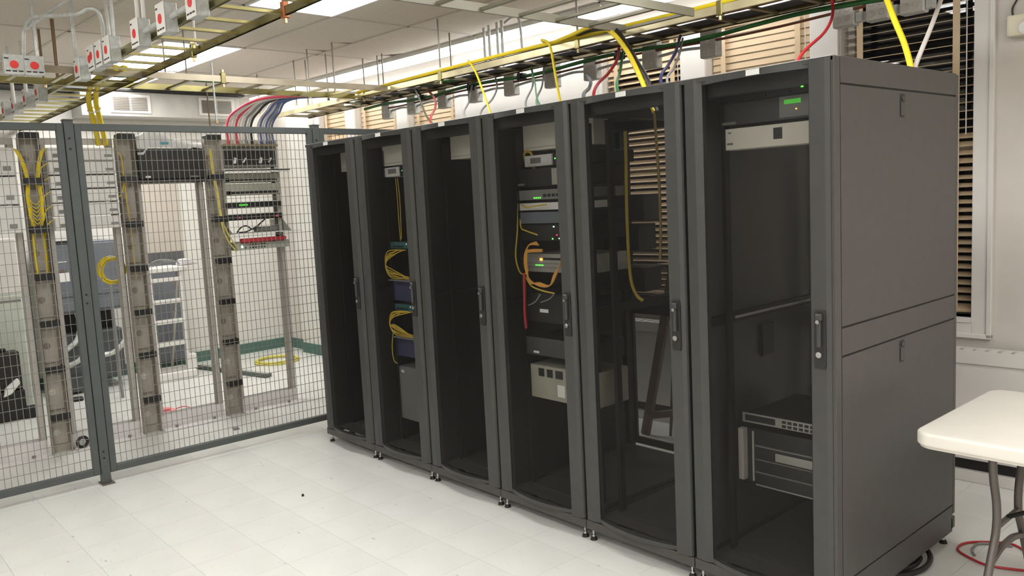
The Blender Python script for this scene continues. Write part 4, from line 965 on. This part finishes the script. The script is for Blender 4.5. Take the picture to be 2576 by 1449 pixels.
# black chassis with plastic sheet
t = shelf_unit('equipment_chassis', 'black equipment chassis near the rack top with a plastic sheet over it', 'equipment', -0.665, -0.195, 1.835, 2.058, DEVB, 0.40, extras=(('badge', -0.62, -0.585, 1.848, 1.862, STICK), ('badge', -0.30, -0.24, 1.848, 1.858, DEVG)), proud=0.05)
m = MB(); m.box(RXF - 0.2, RXF + 0.07, -0.68, -0.18, 1.812, 1.834); m.part('shelf_ledge', BLACKP, t)
random.seed(21)
m = MB(); N = 12; vs = []; fs = []
for i in range(N + 1):
    for j in range(5):
        y = -0.66 + 0.47 * i / N
        vs.append((RXF - 0.30 + 0.085 * j, y, 2.085 + 0.085 * math.exp(-((i - 3) / 4.0) ** 2) * (0.4 + 0.6 * j / 4) + random.uniform(0, 0.025)))
for i in range(N):
    for j in range(4):
        a = i * 5 + j; fs.append((a, a + 1, a + 6, a + 5))
base = len(vs)
for i in range(N + 1):
    y = -0.66 + 0.47 * i / N
    vs.append((RXF + 0.055, y, 2.062 - (0.05 if i < 2 else 0.0) + random.uniform(-0.004, 0.004)))
for i in range(N):
    fs.append((i * 5 + 4, base + i, base + i + 1, (i + 1) * 5 + 4))
m.add(vs, fs); sheet = m.thing('plastic_sheet', PLASTICBAG, 'crumpled white plastic sheet lying on the black chassis', 'plastic sheet', smooth=True)
md = sheet.modifiers.new('thickness', 'SOLIDIFY'); md.thickness = 0.002
m = MB(); m.box(RXF + 0.059, RXF + 0.0605, -0.50, -0.44, 2.085, 2.102); m.part('blue_label', mat('label_blue', rgb(86, 160, 180), rough=0.6), sheet)
# right hand rack: fuse panel, shelves, black units
FY0, FY1 = -0.02, 0.415
t = shelf_unit('fuse_panel', 'dark fuse panel under the red, white and blue cable bundle', 'fuse panel', FY0, FY1, 1.915, 2.09, DEVG, 0.20)
m = MB(); m.box(RXF + 0.003, RXF + 0.006, FY0 + 0.01, FY1 - 0.01, 1.935, 2.045); m.part('fuse_field', DEVB, t)
m = MB(); m.box(RXF - 0.1, RXF + 0.05, FY0, FY1, 2.075, 2.092); m.part('terminal_bar', mat('terminal_brown', rgb(160, 146, 120), rough=0.4, metal=0.4), t)
for k, y in enumerate((0.06, 0.14, 0.27, 0.35)):
    m = MB(); m.prism([(y - 0.012, 1.945), (y + 0.010, 1.945), (y + 0.018, 1.985), (y + 0.004, 1.992)] if k % 2 == 0 else [(y - 0.014, 1.955), (y - 0.006, 1.950), (y + 0.018, 1.985), (y + 0.010, 1.99)], RXF + 0.006, RXF + 0.022, 'x'); m.part('fuse_tab', STICK, t)
def slab(name, label, cat, x0, x1, y0, y1, z0, z1, mm, bevel=0.002):
    m = MB(); m.box(x0, x1, y0, y1, z0, z1); return m.thing(name, mm, label, cat, bevel=bevel)
t = thing('rack_shelf', 'white metal shelf right under the fuse panel', 'shelf', (RXF, 0.2, 1.885))
m = MB(); m.box(RXF - 0.05, RXF + 0.10, FY0 - 0.03, FY1 + 0.06, 1.885, 1.893); m.part('shelf_plate', STICK, t)
m = MB(); m.box(RXF + 0.095, RXF + 0.10, FY0 - 0.03, FY1 + 0.06, 1.872, 1.893); m.part('front_lip', STICK, t)
for k, (z0, z1, lab) in enumerate(((1.80, 1.872, 'pale grey panel with a dark slot below the white shelf'), (1.70, 1.79, 'pale grey panel with a dark slot above the black units'))):
    shelf_unit('patch_panel', lab, 'patch panel', FY0 - 0.02, FY1 + 0.02, z0, z1, mat('grey_green_panel', rgb(176, 176, 160), rough=0.45, metal=0.2), 0.15, extras=(('slot', FY0 + 0.02, FY1 - 0.01, z0 + 0.012, z0 + 0.030, DEVB), ('slot_end', FY0, FY0 + 0.04, z0 + 0.008, z0 + 0.034, RUBBER)))
for k, (z0, z1, lab, ex) in enumerate(((1.600, 1.645, 'black rack unit with a green display and a white top', (('display', 0.06, 0.13, 1.617, 1.632, LCDG),)), (1.507, 1.552, 'black rack unit with a red light and a white top', (('indicator', FY1 - 0.055, FY1 - 0.045, 1.522, 1.532, LEDR), ('mark', 0.05, 0.062, 1.52, 1.535, PINK))))):
    t = shelf_unit('rack_unit', lab, 'device', FY0 - 0.045, FY1 + 0.0, z0, z1, DEVB, 0.28, extras=ex, proud=0.03)
    m = MB(); m.box(RXF - 0.25, RXF + 0.025, FY0 - 0.03, FY1 - 0.015, z1, z1 + 0.004); m.part('white_lid', STICK, t)
t = thing('equipment_tray', 'white tray with slanted sides full of small parts', 'tray', (RXF, 0.2, 1.40))
m = MB(); m.box(RXF - 0.30, RXF + 0.14, FY0 - 0.03, FY1 + 0.10, 1.40, 1.406); m.part('tray_plate', STICK, t)
for y in (FY0 - 0.03, FY1 + 0.02):
    m = MB(); m.prism([(RXF - 0.25, 1.406), (RXF + 0.13, 1.406), (RXF - 0.02, 1.50), (RXF - 0.25, 1.50)], y, y + 0.003, 'y'); m.part('tray_side', ALU, t)
m = MB(); m.box(RXF - 0.06, RXF - 0.02, 0.20, 0.40, 1.407, 1.447); m.thing('drawer_slide', DEVG, 'grey metal bar lying on the white tray', 'bar', bevel=0.006)
loops('black_lead', 'tangled black leads on the white tray', [[(RXF + 0.02, 0.03, 1.413), (RXF + 0.03, 0.06, 1.45), (RXF, 0.12, 1.46), (RXF - 0.02, 0.18, 1.43), (RXF + 0.02, 0.22, 1.47), (RXF + 0.03, 0.28, 1.52)], [(RXF + 0.04, 0.04, 1.413), (RXF + 0.05, 0.09, 1.416), (RXF + 0.03, 0.14, 1.43), (RXF + 0.05, 0.20, 1.46)]], 0.006, BLACKC)
m = MB(); m.prism([(RXF + 0.10, 0.03), (RXF + 0.112, 0.06), (RXF + 0.10, 0.40), (RXF + 0.05, 0.40), (RXF + 0.05, 0.03)], 1.335, 1.365, 'z'); m.thing('red_strap', mat('red_fabric', rgb(196, 52, 64), rough=0.6), 'red strip lying on the lowest switch of the rack', 'strap', bevel=0.006)
shelf_unit('network_switch', 'grey switch with small black ports under the red strip', 'switch', FY0 + 0.02, FY1 + 0.03, 1.275, 1.333, mat('switch_grey', rgb(190, 192, 182), rough=0.45), 0.25, extras=tuple(('port', 0.10 + 0.024 * k, 0.112 + 0.024 * k, z, z + 0.012, DEVB) for k in range(6) for z in (1.285, 1.308)) + (('indicator', 0.035, 0.05, 1.295, 1.312, LEDW), ('port', 0.065, 0.076, 1.287, 1.296, DEVB)), proud=0.06)
loops('yellow_fibre', 'yellow fibres running down the manager to the grey switch', [[(RXF + 0.10, -0.15, 2.05), (RXF + 0.09, -0.14, 1.9), (RXF + 0.09, -0.12, 1.7), (RXF + 0.10, -0.11, 1.52), (RXF + 0.10, -0.07, 1.40), (RXF + 0.10, -0.01, 1.30)], [(RXF + 0.10, -0.16, 2.05), (RXF + 0.09, -0.15, 1.9), (RXF + 0.09, -0.13, 1.7), (RXF + 0.10, -0.12, 1.52), (RXF + 0.10, -0.09, 1.38), (RXF + 0.10, -0.02, 1.27)]], 0.006, mat('pale_yellow_fibre', rgb(224, 208, 110)))
# cable bundle into the fuse panel
random.seed(31)
bund = ['pink red', 'white', 'white', 'pink red', 'white', 'white', 'grey', 'white', 'black', 'white', 'blue', 'white', 'blue', 'grey', 'blue']
bm_ = {'pink red': PINK, 'white': WHITEC, 'grey': GREYC, 'blue': BLUE2, 'black': BLACKC}
tot = {c: bund.count(c) for c in bund}; seen = {}
onames = ['first', 'second', 'third', 'fourth', 'fifth', 'sixth', 'seventh']
for k, c in enumerate(bund):
    seen[c] = seen.get(c, 0) + 1
    y = 0.03 + 0.024 * k + (0.03 if k > 8 else 0)
    top = 2.30 + 0.012 * (13 - k) * 0.3
    pts = [(-0.75 - 0.02 * (k % 4), 0.93 + 0.014 * k, 2.43 + 0.01 * (k % 3)), (-1.0, 0.78 + 0.012 * k, 2.46 + 0.012 * (k % 3)), (-1.18, y + 0.28 - 0.01 * k, 2.44 + 0.015 * (k % 2)), (-1.25, y + 0.06, 2.34), (-1.27, y, 2.24), (-1.27, y, 2.095)]
    m = MB(); m.tube(pts, 0.0095, 7, 6)
    m.thing('power_cable', bm_[c], '%s cable curving down into the fuse panel, %s %s one from the left' % (c, onames[seen[c] - 1], c) if tot[c] > 1 else '%s cable in the bundle curving down into the fuse panel' % c, 'cable', 'cable bundle into the fuse panel', smooth=True)
# yellow fibre in the first manager
random.seed(41)
fb = []
yb = -1.338; xb = LX + 0.10
for s_ in (-1, 1):
    for k in range(7):
        j = random.uniform(-0.012, 0.012)
        fb.append([(xb, yb + s_ * 0.115, 2.06), (xb + 0.01, yb + s_ * 0.075 + j, 2.04), (xb + 0.012, yb + s_ * 0.045 + j, 1.95), (xb + 0.012, yb + s_ * 0.03 + j, 1.84), (xb + 0.01, yb + s_ * 0.04 + j, 1.75), (xb + 0.01, yb + s_ * 0.035 + j, 1.64)])
    for k in range(3):
        j = random.uniform(-0.01, 0.01)
        fb.append([(xb, yb + s_ * 0.03 + j, 1.60), (xb, yb + s_ * 0.035 + j, 1.4), (xb, yb + s_ * 0.032 + j, 1.23)])
for k in range(8):
    z = 1.72 - 0.022 * k
    fb.append([(xb + 0.012, yb - 0.045, z + 0.06), (xb + 0.016, yb - 0.03, z), (xb + 0.018, yb + 0.0, z - 0.03 - 0.004 * k), (xb + 0.016, yb + 0.03, z), (xb + 0.012, yb + 0.045, z + 0.07)])
for k in range(5):
    z = 1.96 - 0.0935 * k
    fb.append([(xb + 0.01, yb + 0.04, z - 0.10), (xb + 0.01, yb + 0.06, z - 0.03), (xb, yb + 0.105, z)])
loops('yellow_fibre', 'tangle of thin yellow fibres in the manager left of the fence post', fb, 0.0032, YEL)
loops('yellow_fibre', 'thin yellow fibre hanging in the manager left of the black chassis', [[(xb, -0.80, 2.03), (xb + 0.01, -0.775, 2.0), (xb + 0.01, -0.77, 1.85), (xb, -0.765, 1.7), (xb, -0.755, 1.5), (xb, -0.755, 1.3), (xb, -0.75, 1.15)], [(xb, -0.81, 1.72), (xb, -0.785, 1.76), (xb, -0.772, 1.84), (xb, -0.77, 1.95)]], 0.005, MATS['dull_yellow_fibre'])
# yellow duct bundle dropping from the left ladder
for k, (dy, lab) in enumerate(((0.0, 'right strand of the flat yellow fibre bundle dropping from the ladder'), (-0.045, 'left strand of the flat yellow fibre bundle dropping from the ladder'))):
    m = MB(); m.tube([(-0.15, -1.02 + dy, 2.43), (-0.3, -1.0 + dy, 2.45), (-0.7, -0.98 + dy, 2.45), (-0.98, -0.95 + dy, 2.43), (-1.15, -0.92 + dy, 2.36), (-1.23, -0.885 + dy, 2.26), (-1.27, -0.86 + dy, 2.16), (-1.28, -0.85 + dy, 2.08)], 0.017, 8, 6)
    o = m.thing('fibre_bundle', YEL, lab, 'cable', 'yellow fibre bundle', smooth=True)
    if k == 0:
        m = MB(); m.ring((-1.19, -0.925, 2.315), (0.4, -0.3, 0.85), 0.042, 0.004, 18, 5); m.part('white_tie', STICK, o)
# coil hanging behind the fence post
m = MB()
for k in range(5): m.ring((-1.375 - 0.010 * k, -0.865 + 0.006 * (k % 3), 1.20 + 0.008 * (k % 2)), (1, 0.15, 0.05 * (k - 2)), 0.092 - 0.006 * (k % 3), 0.008, 24, 6)
coil = m.thing('cable_coil', YEL, 'yellow cable coil hung up right of the fence post', 'cable coil', smooth=True)
# red bag, floor coil, tape ring, small clutter
m = MB(); m.ring((-3.05, 1.10, 0.012), (0, 0, 1), 0.22, 0.010, 28, 6); m.ring((-3.03, 1.09, 0.030), (0, 0, 1), 0.20, 0.010, 28, 6); m.thing('cable_coil', mat('pale_yellow_coil', rgb(226, 214, 100)), 'pale yellow cable coil on the floor in the far corner', 'cable coil', smooth=True)
m = MB(); m.prism([(-1.80, -0.62), (-1.66, -0.60), (-1.64, -0.45), (-1.72, -0.40), (-1.82, -0.44)], 0.0, 0.035, 'z'); m.prism([(-1.78, -0.58), (-1.68, -0.57), (-1.68, -0.46), (-1.74, -0.44)], 0.034, 0.055, 'z'); bag = m.thing('plastic_bag', PINKBAG, 'small pink plastic bag on the floor behind the racks', 'bag', bevel=0.012, seg=2)
m = MB(); m.tube([(-1.68, -0.42, 0.04), (-1.66, -0.36, 0.05), (-1.68, -0.30, 0.02), (-1.72, -0.34, 0.012)], 0.004, 6, 5); m.part('drawstring', PINK, bag)
m = MB(); m.ring((-1.225, -1.215, 0.048), (1, 0.2, 0), 0.034, 0.011, 24, 8); m.thing('tape_roll', BLACKP, 'black ring standing against the rack base right of the left manager', 'tape roll', smooth=True)
m = MB(); m.prism([(-0.85, -0.31), (-0.80, -0.32), (-0.79, -0.28), (-0.83, -0.27)], 0.0, 0.012, 'z'); m.thing('floor_scrap', DEVG, 'grey scrap on the floor behind the fence', 'scrap', bevel=0.003)
m = MB(); m.cyl((0.844, -0.622, 0.0), (0.844, -0.622, 0.012), 0.008, 10, 0.005); m.thing('rubber_stud', RUBBER, 'tiny black stud lying on the open floor', 'stud')
# ------------------------------------------------------------------ things farther behind
CX = -3.2
t = thing('power_cabinet', 'slate blue power cabinet with white stickers by the far wall', 'cabinet', (CX - 0.25, -0.6, 0))
m = MB(); m.box(CX - 0.5, CX, -0.87, -0.32, 0.74, 1.38); m.part('upper_body', SLATE, t, bevel=0.006)
m = MB(); m.box(CX, CX + 0.012, -0.86, -0.33, 0.76, 1.36); m.part('upper_door', SLATE, t, bevel=0.004)
m = MB(); m.box(CX + 0.006, CX + 0.016, -0.88, -0.60, 1.375, 1.395); m.part('top_handle', RACK_IN, t)
m = MB(); m.box(CX - 0.5, CX - 0.05, -0.87, -0.32, 0.10, 0.55); m.part('lower_body', mat('charcoal_paint', rgb(78, 82, 84), rough=0.5), t, bevel=0.006)
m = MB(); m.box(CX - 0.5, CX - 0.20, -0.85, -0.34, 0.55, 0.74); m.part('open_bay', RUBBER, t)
m = MB(); m.box(CX - 0.5, CX, -0.89, -0.70, 0.02, 0.16); m.part('foot_box', MATS['charcoal_paint'], t, bevel=0.004)
m = MB(); m.box(CX + 0.012, CX + 0.0135, -0.83, -0.73, 1.03, 1.11); m.part('white_sticker', STICK, t)
m = MB(); m.box(CX + 0.012, CX + 0.0135, -0.83, -0.75, 1.115, 1.135); m.part('dark_sticker', mat('sticker_brown', rgb(90, 70, 60)), t)
m = MB(); m.box(CX + 0.012, CX + 0.0135, -0.85, -0.74, 1.205, 1.212); m.part('print_mark', STICK, t)
m = MB(); m.box(CX + 0.012, CX + 0.014, -0.86, -0.33, 0.885, 0.895); m.part('door_seam', MATS['charcoal_paint'], t)
loops('flexible_conduit', 'silver flexible conduit curling out of the blue cabinet', [[(CX + 0.0, -0.70, 0.74), (CX + 0.05, -0.70, 0.62), (CX + 0.1, -0.75, 0.50), (CX + 0.1, -0.86, 0.42)], ], 0.022, GALV, 'conduit')
loops('flexible_conduit', 'silver flexible conduit near the floor below the blue cabinet', [[(CX + 0.08, -0.86, 0.28), (CX + 0.12, -0.76, 0.32), (CX + 0.12, -0.66, 0.40), (CX + 0.10, -0.56, 0.34), (CX + 0.12, -0.44, 0.36), (CX + 0.1, -0.34, 0.45)]], 0.024, GALV, 'conduit')
loops('hanging_conduit', 'straight grey conduit below the yellow hung coil', [[(-2.6, -0.56, 1.02), (-2.6, -0.56, 0.7), (-2.62, -0.55, 0.4), (-2.66, -0.54, 0.2), (-2.68, -0.53, 0.0)]], 0.014, GREYC, 'conduit')
loops('green_ground_wire', 'thin green wire hanging at the blue cabinet', [[(CX + 0.03, -0.72, 0.70), (CX + 0.06, -0.66, 0.66), (CX + 0.06, -0.64, 0.5), (CX + 0.06, -0.62, 0.38)]], 0.005, mat('teal_wire', rgb(60, 160, 130)))
# white step stand with clutter on top
SX = -3.1
t = thing('step_ladder', 'white step ladder with four treads in front of a slate blue door', 'step ladder', (SX, 0.07, 0))
for y in (-0.075, 0.205):
    m = MB(); m.bar((SX, y, 0.06), (SX, y + 0.0, 1.04), 0.022, 0.05, (1, 0, 0)); m.part('rail', WHITEP, t, bevel=0.002)
    m = MB(); m.bar((SX - 0.45, y, 0.06), (SX - 0.05, y, 1.04), 0.018, 0.03, (1, 0, 0)); m.part('rear_leg', ALU, t)
for z in (0.345, 0.56, 0.755, 0.965):
    m = MB(); m.box(SX - 0.06, SX + 0.03, -0.075, 0.205, z - 0.018, z + 0.018); m.part('tread', WHITEP, t, bevel=0.003)
m = MB(); m.box(SX - 0.28, SX + 0.04, -0.10, 0.23, 1.035, 1.085); m.part('top_cap', WHITEP, t, bevel=0.008)
m = MB(); m.box(SX - 0.30, SX + 0.06, -0.12, 0.27, 0.0, 0.075); m.part('foot_skid', WHITEP, t, bevel=0.01)
m = MB(); m.box(SX - 0.06, SX + 0.03, 0.215, 0.29, 0.075, 0.22); m.part('side_block', WHITEP, t, bevel=0.006)
m = MB(); m.box(S0 + 0.03, S0 + 0.10, -1.66, -1.20, 0.08, 1.10, RM); m.thing('electrical_door', SLATE, 'slate blue door panel behind the white step ladder', 'panel', bevel=0.004)
loops('wire_bundle', 'grey wire bundle lying on top of the step ladder', [[(SX - 0.05, -0.08 + 0.03 * k, 1.095), (SX - 0.02, 0.0 + 0.02 * k, 1.15 - 0.006 * k), (SX, 0.10, 1.155 - 0.008 * k), (SX, 0.18, 1.13), (SX, 0.22, 1.096)] for k in range(4)], 0.006, GREYC)
m = MB(); m.prism([(0.21, 1.086), (0.40, 1.09), (0.37, 1.12), (0.28, 1.15), (0.23, 1.14)], SX - 0.12, SX + 0.02, 'x'); m.thing('plastic_pouch', mat('clear_plastic', rgb(216, 210, 212), rough=0.2), 'crumpled clear plastic pouch at the right of the ladder top', 'plastic bag', bevel=0.015, seg=2)
m = MB(); m.box(SX - 0.15, SX + 0.02, 0.23, 0.34, 1.06, 1.086); m.thing('side_board', WHITEP, 'white board sticking out from the ladder top under the pouch', 'board', bevel=0.003)
# far wall items
def fw(a_y0, a_y1, z0, z1, th, name, mm, label, cat, bevel=0.004):
    # board on the far wall, given by room depth along the wall
    d0 = a_y0 - 1.62; d1 = a_y1 - 1.62
    m = MB(); m.box(S0 + 0.001, S0 + th, d0, d1, z0, z1, RM); return m.thing(name, mm, label, cat, bevel=bevel)
fw(-0.02, 0.50, 1.16, 2.20, 0.03, 'wall_board', BEIGE, 'beige board on the far wall below the black chassis', 'board')
fw(0.09, 0.49, 1.04, 1.20, 0.05, 'dark_screen', mat('screen_grey', rgb(96, 96, 98), rough=0.4), 'dark grey flat panel below the beige board', 'panel')
t = thing('air_handler', 'grey wall air unit with two square grilles under the ceiling', 'air conditioner', RP(S0 + 0.2, -1.3, 2.52))
m = MB(); m.box(S0 + 0.001, S0 + 0.30, -2.05, -0.50, 2.535, 2.77, RM); m.part('casing', mat('grille_grey', rgb(196, 194, 188), rough=0.5), t, bevel=0.005)
m = MB(); m.box(S0 + 0.001, S0 + 0.34, -3.2, -0.45, 2.772, 2.792, RM); m.part('dark_gap', RACK_IN, t)
for d_ in (-1.78, -0.92):
    m = MB(); m.box(S0 + 0.30, S0 + 0.312, d_ - 0.02, d_ + 0.36, 2.565, 2.745, RM); g_ = m.part('grille_frame', TRIM, t, bevel=0.003)
    m = MB(); m.box(S0 + 0.312, S0 + 0.315, d_ + 0.01, d_ + 0.155, 2.59, 2.72, RM); m.part('grille', GRILLE_D, g_)
    m = MB(); m.box(S0 + 0.312, S0 + 0.315, d_ + 0.18, d_ + 0.325, 2.59, 2.72, RM); m.part('grille', mat('grille_light', rgb(160, 156, 148), rough=0.6), g_)
    for q in range(8):
        m = MB(); zz = 2.596 + 0.0155 * q; m.box(S0 + 0.315, S0 + 0.319, d_ + 0.01, d_ + 0.325, zz, zz + 0.003, RM); m.part('louvre', GRILLE_D, g_)
# left side: pale cabinet, black case
t = thing('storage_cabinet', 'pale green cabinet with a dark handle slot at the left picture edge', 'cabinet', (-3.1, -1.45, 0))
m = MB(); m.box(-3.3, -2.9, -1.80, -1.17, 0.0, 1.0); m.part('body', mat('pale_green_paint', rgb(198, 204, 192), rough=0.5), t, bevel=0.006)
m = MB(); m.box(-2.9, -2.885, -1.79, -1.18, 0.02, 0.98); m.part('door', MATS['pale_green_paint'], t, bevel=0.004)
m = MB(); m.box(-2.886, -2.883, -1.45, -1.185, 0.925, 0.942); m.part('handle_slot', DEVG, t)
m = MB(); m.box(-3.3, -2.9, -1.80, -1.17, 1.0, 1.45); m.part('white_top_box', WHITEP, t, bevel=0.006)
t = thing('equipment_case', 'black hard case standing at the left picture edge behind the fence', 'case', (-2.6, -1.42, 0.25))
t.location.z = 0.0; ORG[t.name] = Vector((-2.6, -1.42, 0.0))
m = MB(); m.box(-2.75, -2.60, -1.60, -1.290, 0.24, 0.55); m.part('shell', BLACKP, t, bevel=0.012, seg=2)
m = MB(); m.box(-2.602, -2.592, -1.60, -1.295, 0.30, 0.33); m.part('rib', RACK_IN, t); m = MB(); m.box(-2.602, -2.592, -1.60, -1.295, 0.41, 0.44); m.part('rib', RACK_IN, t)
m = MB(); m.box(-2.70, -2.66, -1.42, -1.37, 0.55, 0.58); m.part('handle', BLACKP, t, bevel=0.006)
m = MB(); m.box(-2.78, -2.57, -1.65, -1.285, 0.0, 0.24); m.part('lower_shell', RUBBER, t, bevel=0.012, seg=2)
m = MB(); m.prism([(-2.66, -1.32), (-2.56, -1.31), (-2.55, -1.22), (-2.60, -1.17), (-2.66, -1.2)], 0.0, 0.09, 'z'); m.thing('black_pouch', RUBBER, 'small black pouch on the floor beside the hard case', 'pouch', bevel=0.015, seg=2)
m = MB(); m.prism([(-1.44, 0.20), (-1.38, 0.22), (-1.31, 0.30), (-1.33, 0.34), (-1.42, 0.27)], -2.60, -2.56, 'x'); m.thing('white_paper', STICK, 'white crumpled paper on the black hard case', 'paper', bevel=0.006)
m = MB(); m.prism([(-2.95, -0.93), (-2.90, -0.95), (-2.86, -0.80), (-2.92, -0.79)], 0.0, 0.035, 'z'); m.thing('black_adapter', RUBBER, 'black adapter lying on the floor left of the fence post', 'adapter', bevel=0.008)
# metal frames lying on the floor of the far corner
t = thing('floor_channel', 'dark green metal channel lying on the floor behind the racks', 'metal channel', (-2.75, 0.55, 0))
m = MB(); m.bar((-3.45, 0.42, 0.02), (-2.35, 0.68, 0.02), 0.07, 0.03); m.part('channel', mat('channel_dark', rgb(92, 104, 98), rough=0.5, metal=0.3), t)
m = MB(); m.bar((-3.45, 0.42, 0.036), (-2.35, 0.68, 0.036), 0.03, 0.006); m.part('channel_lip', ALU, t)
# ------------------------------------------------------------------ folding table
TX0, TX1, TY0, TY1, TZ = 3.80, 5.60, 0.12, 0.87, 0.74
t = thing('folding_table', 'white plastic folding table with grey tube legs at the right edge', 'table', ((TX0 + TX1) / 2, (TY0 + TY1) / 2, 0))
def rrect(x0, x1, y0, y1, r, n=6):
    out = []
    for cx, cy, a0 in ((x1 - r, y1 - r, 0), (x0 + r, y1 - r, 90), (x0 + r, y0 + r, 180), (x1 - r, y0 + r, 270)):
        for k in range(n + 1):
            a = math.radians(a0 + 90 * k / n); out.append((cx + r * math.cos(a), cy + r * math.sin(a)))
    return out
m = MB(); m.prism(rrect(TX0, TX1, TY0, TY1, 0.06), TZ - 0.045, TZ, 'z'); m.part('table_top', TABLE_W, t, bevel=0.010, smooth=True, seg=3)
m = MB(); m.prism(rrect(TX0 + 0.008, TX1 - 0.008, TY0 + 0.008, TY1 - 0.008, 0.055), TZ - 0.052, TZ - 0.044, 'z'); m.part('under_rim', mat('table_rim', rgb(216, 208, 198), rough=0.5), t)
for bx_ in (3.97, 5.40):
    m = MB(); m.tube([(bx_, 0.35, 0.692), (bx_, 0.365, 0.56), (bx_, 0.40, 0.45), (bx_, 0.40, 0.36), (bx_, 0.355, 0.27), (bx_, 0.28, 0.13), (bx_, 0.21, 0.0)], 0.0135, 10, 5); m.part('leg', TABLE_L, t, smooth=True)
    m = MB(); m.tube([(bx_, 0.675, 0.692), (bx_, 0.66, 0.56), (bx_, 0.625, 0.45), (bx_, 0.625, 0.36), (bx_, 0.67, 0.27), (bx_, 0.745, 0.13), (bx_, 0.815, 0.0)], 0.0135, 10, 5); m.part('leg', TABLE_L, t, smooth=True)
    m = MB(); m.tube([(bx_, 0.40, 0.365), (bx_, 0.51, 0.365), (bx_, 0.625, 0.365)], 0.010, 8, 2); m.part('crossbar', TABLE_L, t, smooth=True)
    m = MB(); m.tube([(bx_, 0.345, 0.25), (bx_, 0.44, 0.275), (bx_, 0.51, 0.278), (bx_, 0.58, 0.275), (bx_, 0.68, 0.25)], 0.012, 8, 4); m.part('crossbar', TABLE_L, t, smooth=True)
    for y in (0.35, 0.675):
        m = MB(); m.box(bx_ - 0.02, bx_ + 0.02, y - 0.02, y + 0.02, 0.682, 0.692); m.part('leg_bracket', TABLE_L, t)
m = MB(); m.tube([(3.97, 0.51, 0.37), (4.2, 0.51, 0.5), (4.5, 0.51, 0.685)], 0.008, 8, 2); m.part('folding_brace', RUBBER, t)
# cables on the floor at the right
loops('red_floor_cable', 'red cable looped on the floor under the table', [[(3.90, 1.06, 0.006), (3.80, 1.15, 0.006), (3.70, 1.10, 0.006), (3.645, 1.03, 0.006), (3.65, 0.95, 0.006), (3.72, 0.90, 0.006), (3.80, 0.88, 0.006), (3.92, 0.93, 0.006)]], 0.005, RED)
loops('grey_floor_cable', 'short grey cable end on the floor inside the red loop', [[(3.80, 1.13, 0.006), (3.70, 1.08, 0.006), (3.685, 1.02, 0.006), (3.70, 0.97, 0.006), (3.72, 0.94, 0.006)]], 0.005, GREYC)
loops('black_floor_cable', 'thick black cables looping out below the nearest cabinet', [[(3.50, 0.50, 0.012), (3.57, 0.54, 0.012), (3.62, 0.64, 0.014), (3.62, 0.74, 0.02), (3.58, 0.81, 0.03), (3.52, 0.80, 0.03)], [(3.45, 0.55, 0.012), (3.55, 0.60, 0.012), (3.585, 0.68, 0.014), (3.57, 0.76, 0.02), (3.50, 0.78, 0.02)]], 0.011, BLACKC)
# emergency light on the wall, top right
t = thing('emergency_light', 'cream wall box with a thin black wire at the top right corner', 'emergency light', RP(0.19, -0.04, 2.20))
m = MB(); m.box(0.105, 0.36, -0.07, 0, 2.22, 2.32, RM); m.part('housing', CREAMBOX, t, bevel=0.012, seg=2)
m = MB(); m.tube([RP(0.12, -0.01, 2.31), RP(0.115, -0.012, 2.36), RP(0.14, -0.012, 2.42), RP(0.16, -0.012, 2.6)], 0.004, 6, 4); m.part('wire', BLACKC, t)
m = MB(); m.cyl(RP(0.19, -0.07, 2.255), RP(0.19, -0.085, 2.25), 0.03, 16); m.part('lamp_head', STICK, t)
# wooden step ladder behind the cabinets, seen through the fifth
t = thing('wooden_ladder', 'brown wooden step ladder leaning between the cabinets and the radiator', 'step ladder', (1.65, 1.45, 0))
m = MB(); m.bar((1.565, 1.45, 0.0), (1.83, 1.45, 1.10), 0.03, 0.06, (1, 0, 0)); m.part('side_rail', WOOD, t, bevel=0.003)
m = MB(); m.bar((1.715, 1.52, 0.0), (1.80, 1.52, 1.08), 0.012, 0.016, (1, 0, 0)); m.part('back_leg', WOOD, t)
m = MB(); m.bar((1.60, 1.455, 0.13), (1.80, 1.52, 0.17), 0.03, 0.045); m.part('brace', WOOD, t, bevel=0.003)
m = MB(); m.bar((1.82, 1.40, 1.11), (1.82, 1.66, 1.11), 0.16, 0.03); m.part('top_step', WOOD, t, bevel=0.003)

cable([(-0.42 - 0.02 * math.sin(k * 1.3), -1.30 + 0.15 * k, 2.435 + 0.006 * math.sin(k * 2.0)) for k in range(10)], 0.011, GREEN, 'green cable lying in the crossing ladder above the fence', drop=False, group='cables on the left ladders')

random.seed(77)
for k, (y, mm, lab) in enumerate(((0.94, BLACKC, 'black cable in the cabinet ladder, nearest to the near rail'), (0.985, BROWNC, 'brown cable lying in the middle of the cabinet ladder'), (1.14, BLACKC, 'black cable lying against the far rail of the cabinet ladder'))):
    cable([(x, y + random.uniform(-0.008, 0.008), ZB + 0.036 + random.uniform(-0.001, 0.004)) for x in [-1.2 + 0.35 * q for q in range(15)]], 0.016, mm, lab, drop=False, group='cables lying in the cabinet ladder')

conduit('conduit', [(-0.10, -1.285, 2.47), (-0.06, -1.30, 2.55), (-0.06, -1.30, 2.79)], 0.010, 'straight pale conduit rising behind the arched one to the ceiling')
conduit('conduit', [(-0.16, -1.515, 2.60), (0.10, -1.42, 2.67), (0.35, -1.32, 2.74), (0.55, -1.26, 2.79)], 0.008, 'thin bent conduit climbing over the arched one to the ceiling')
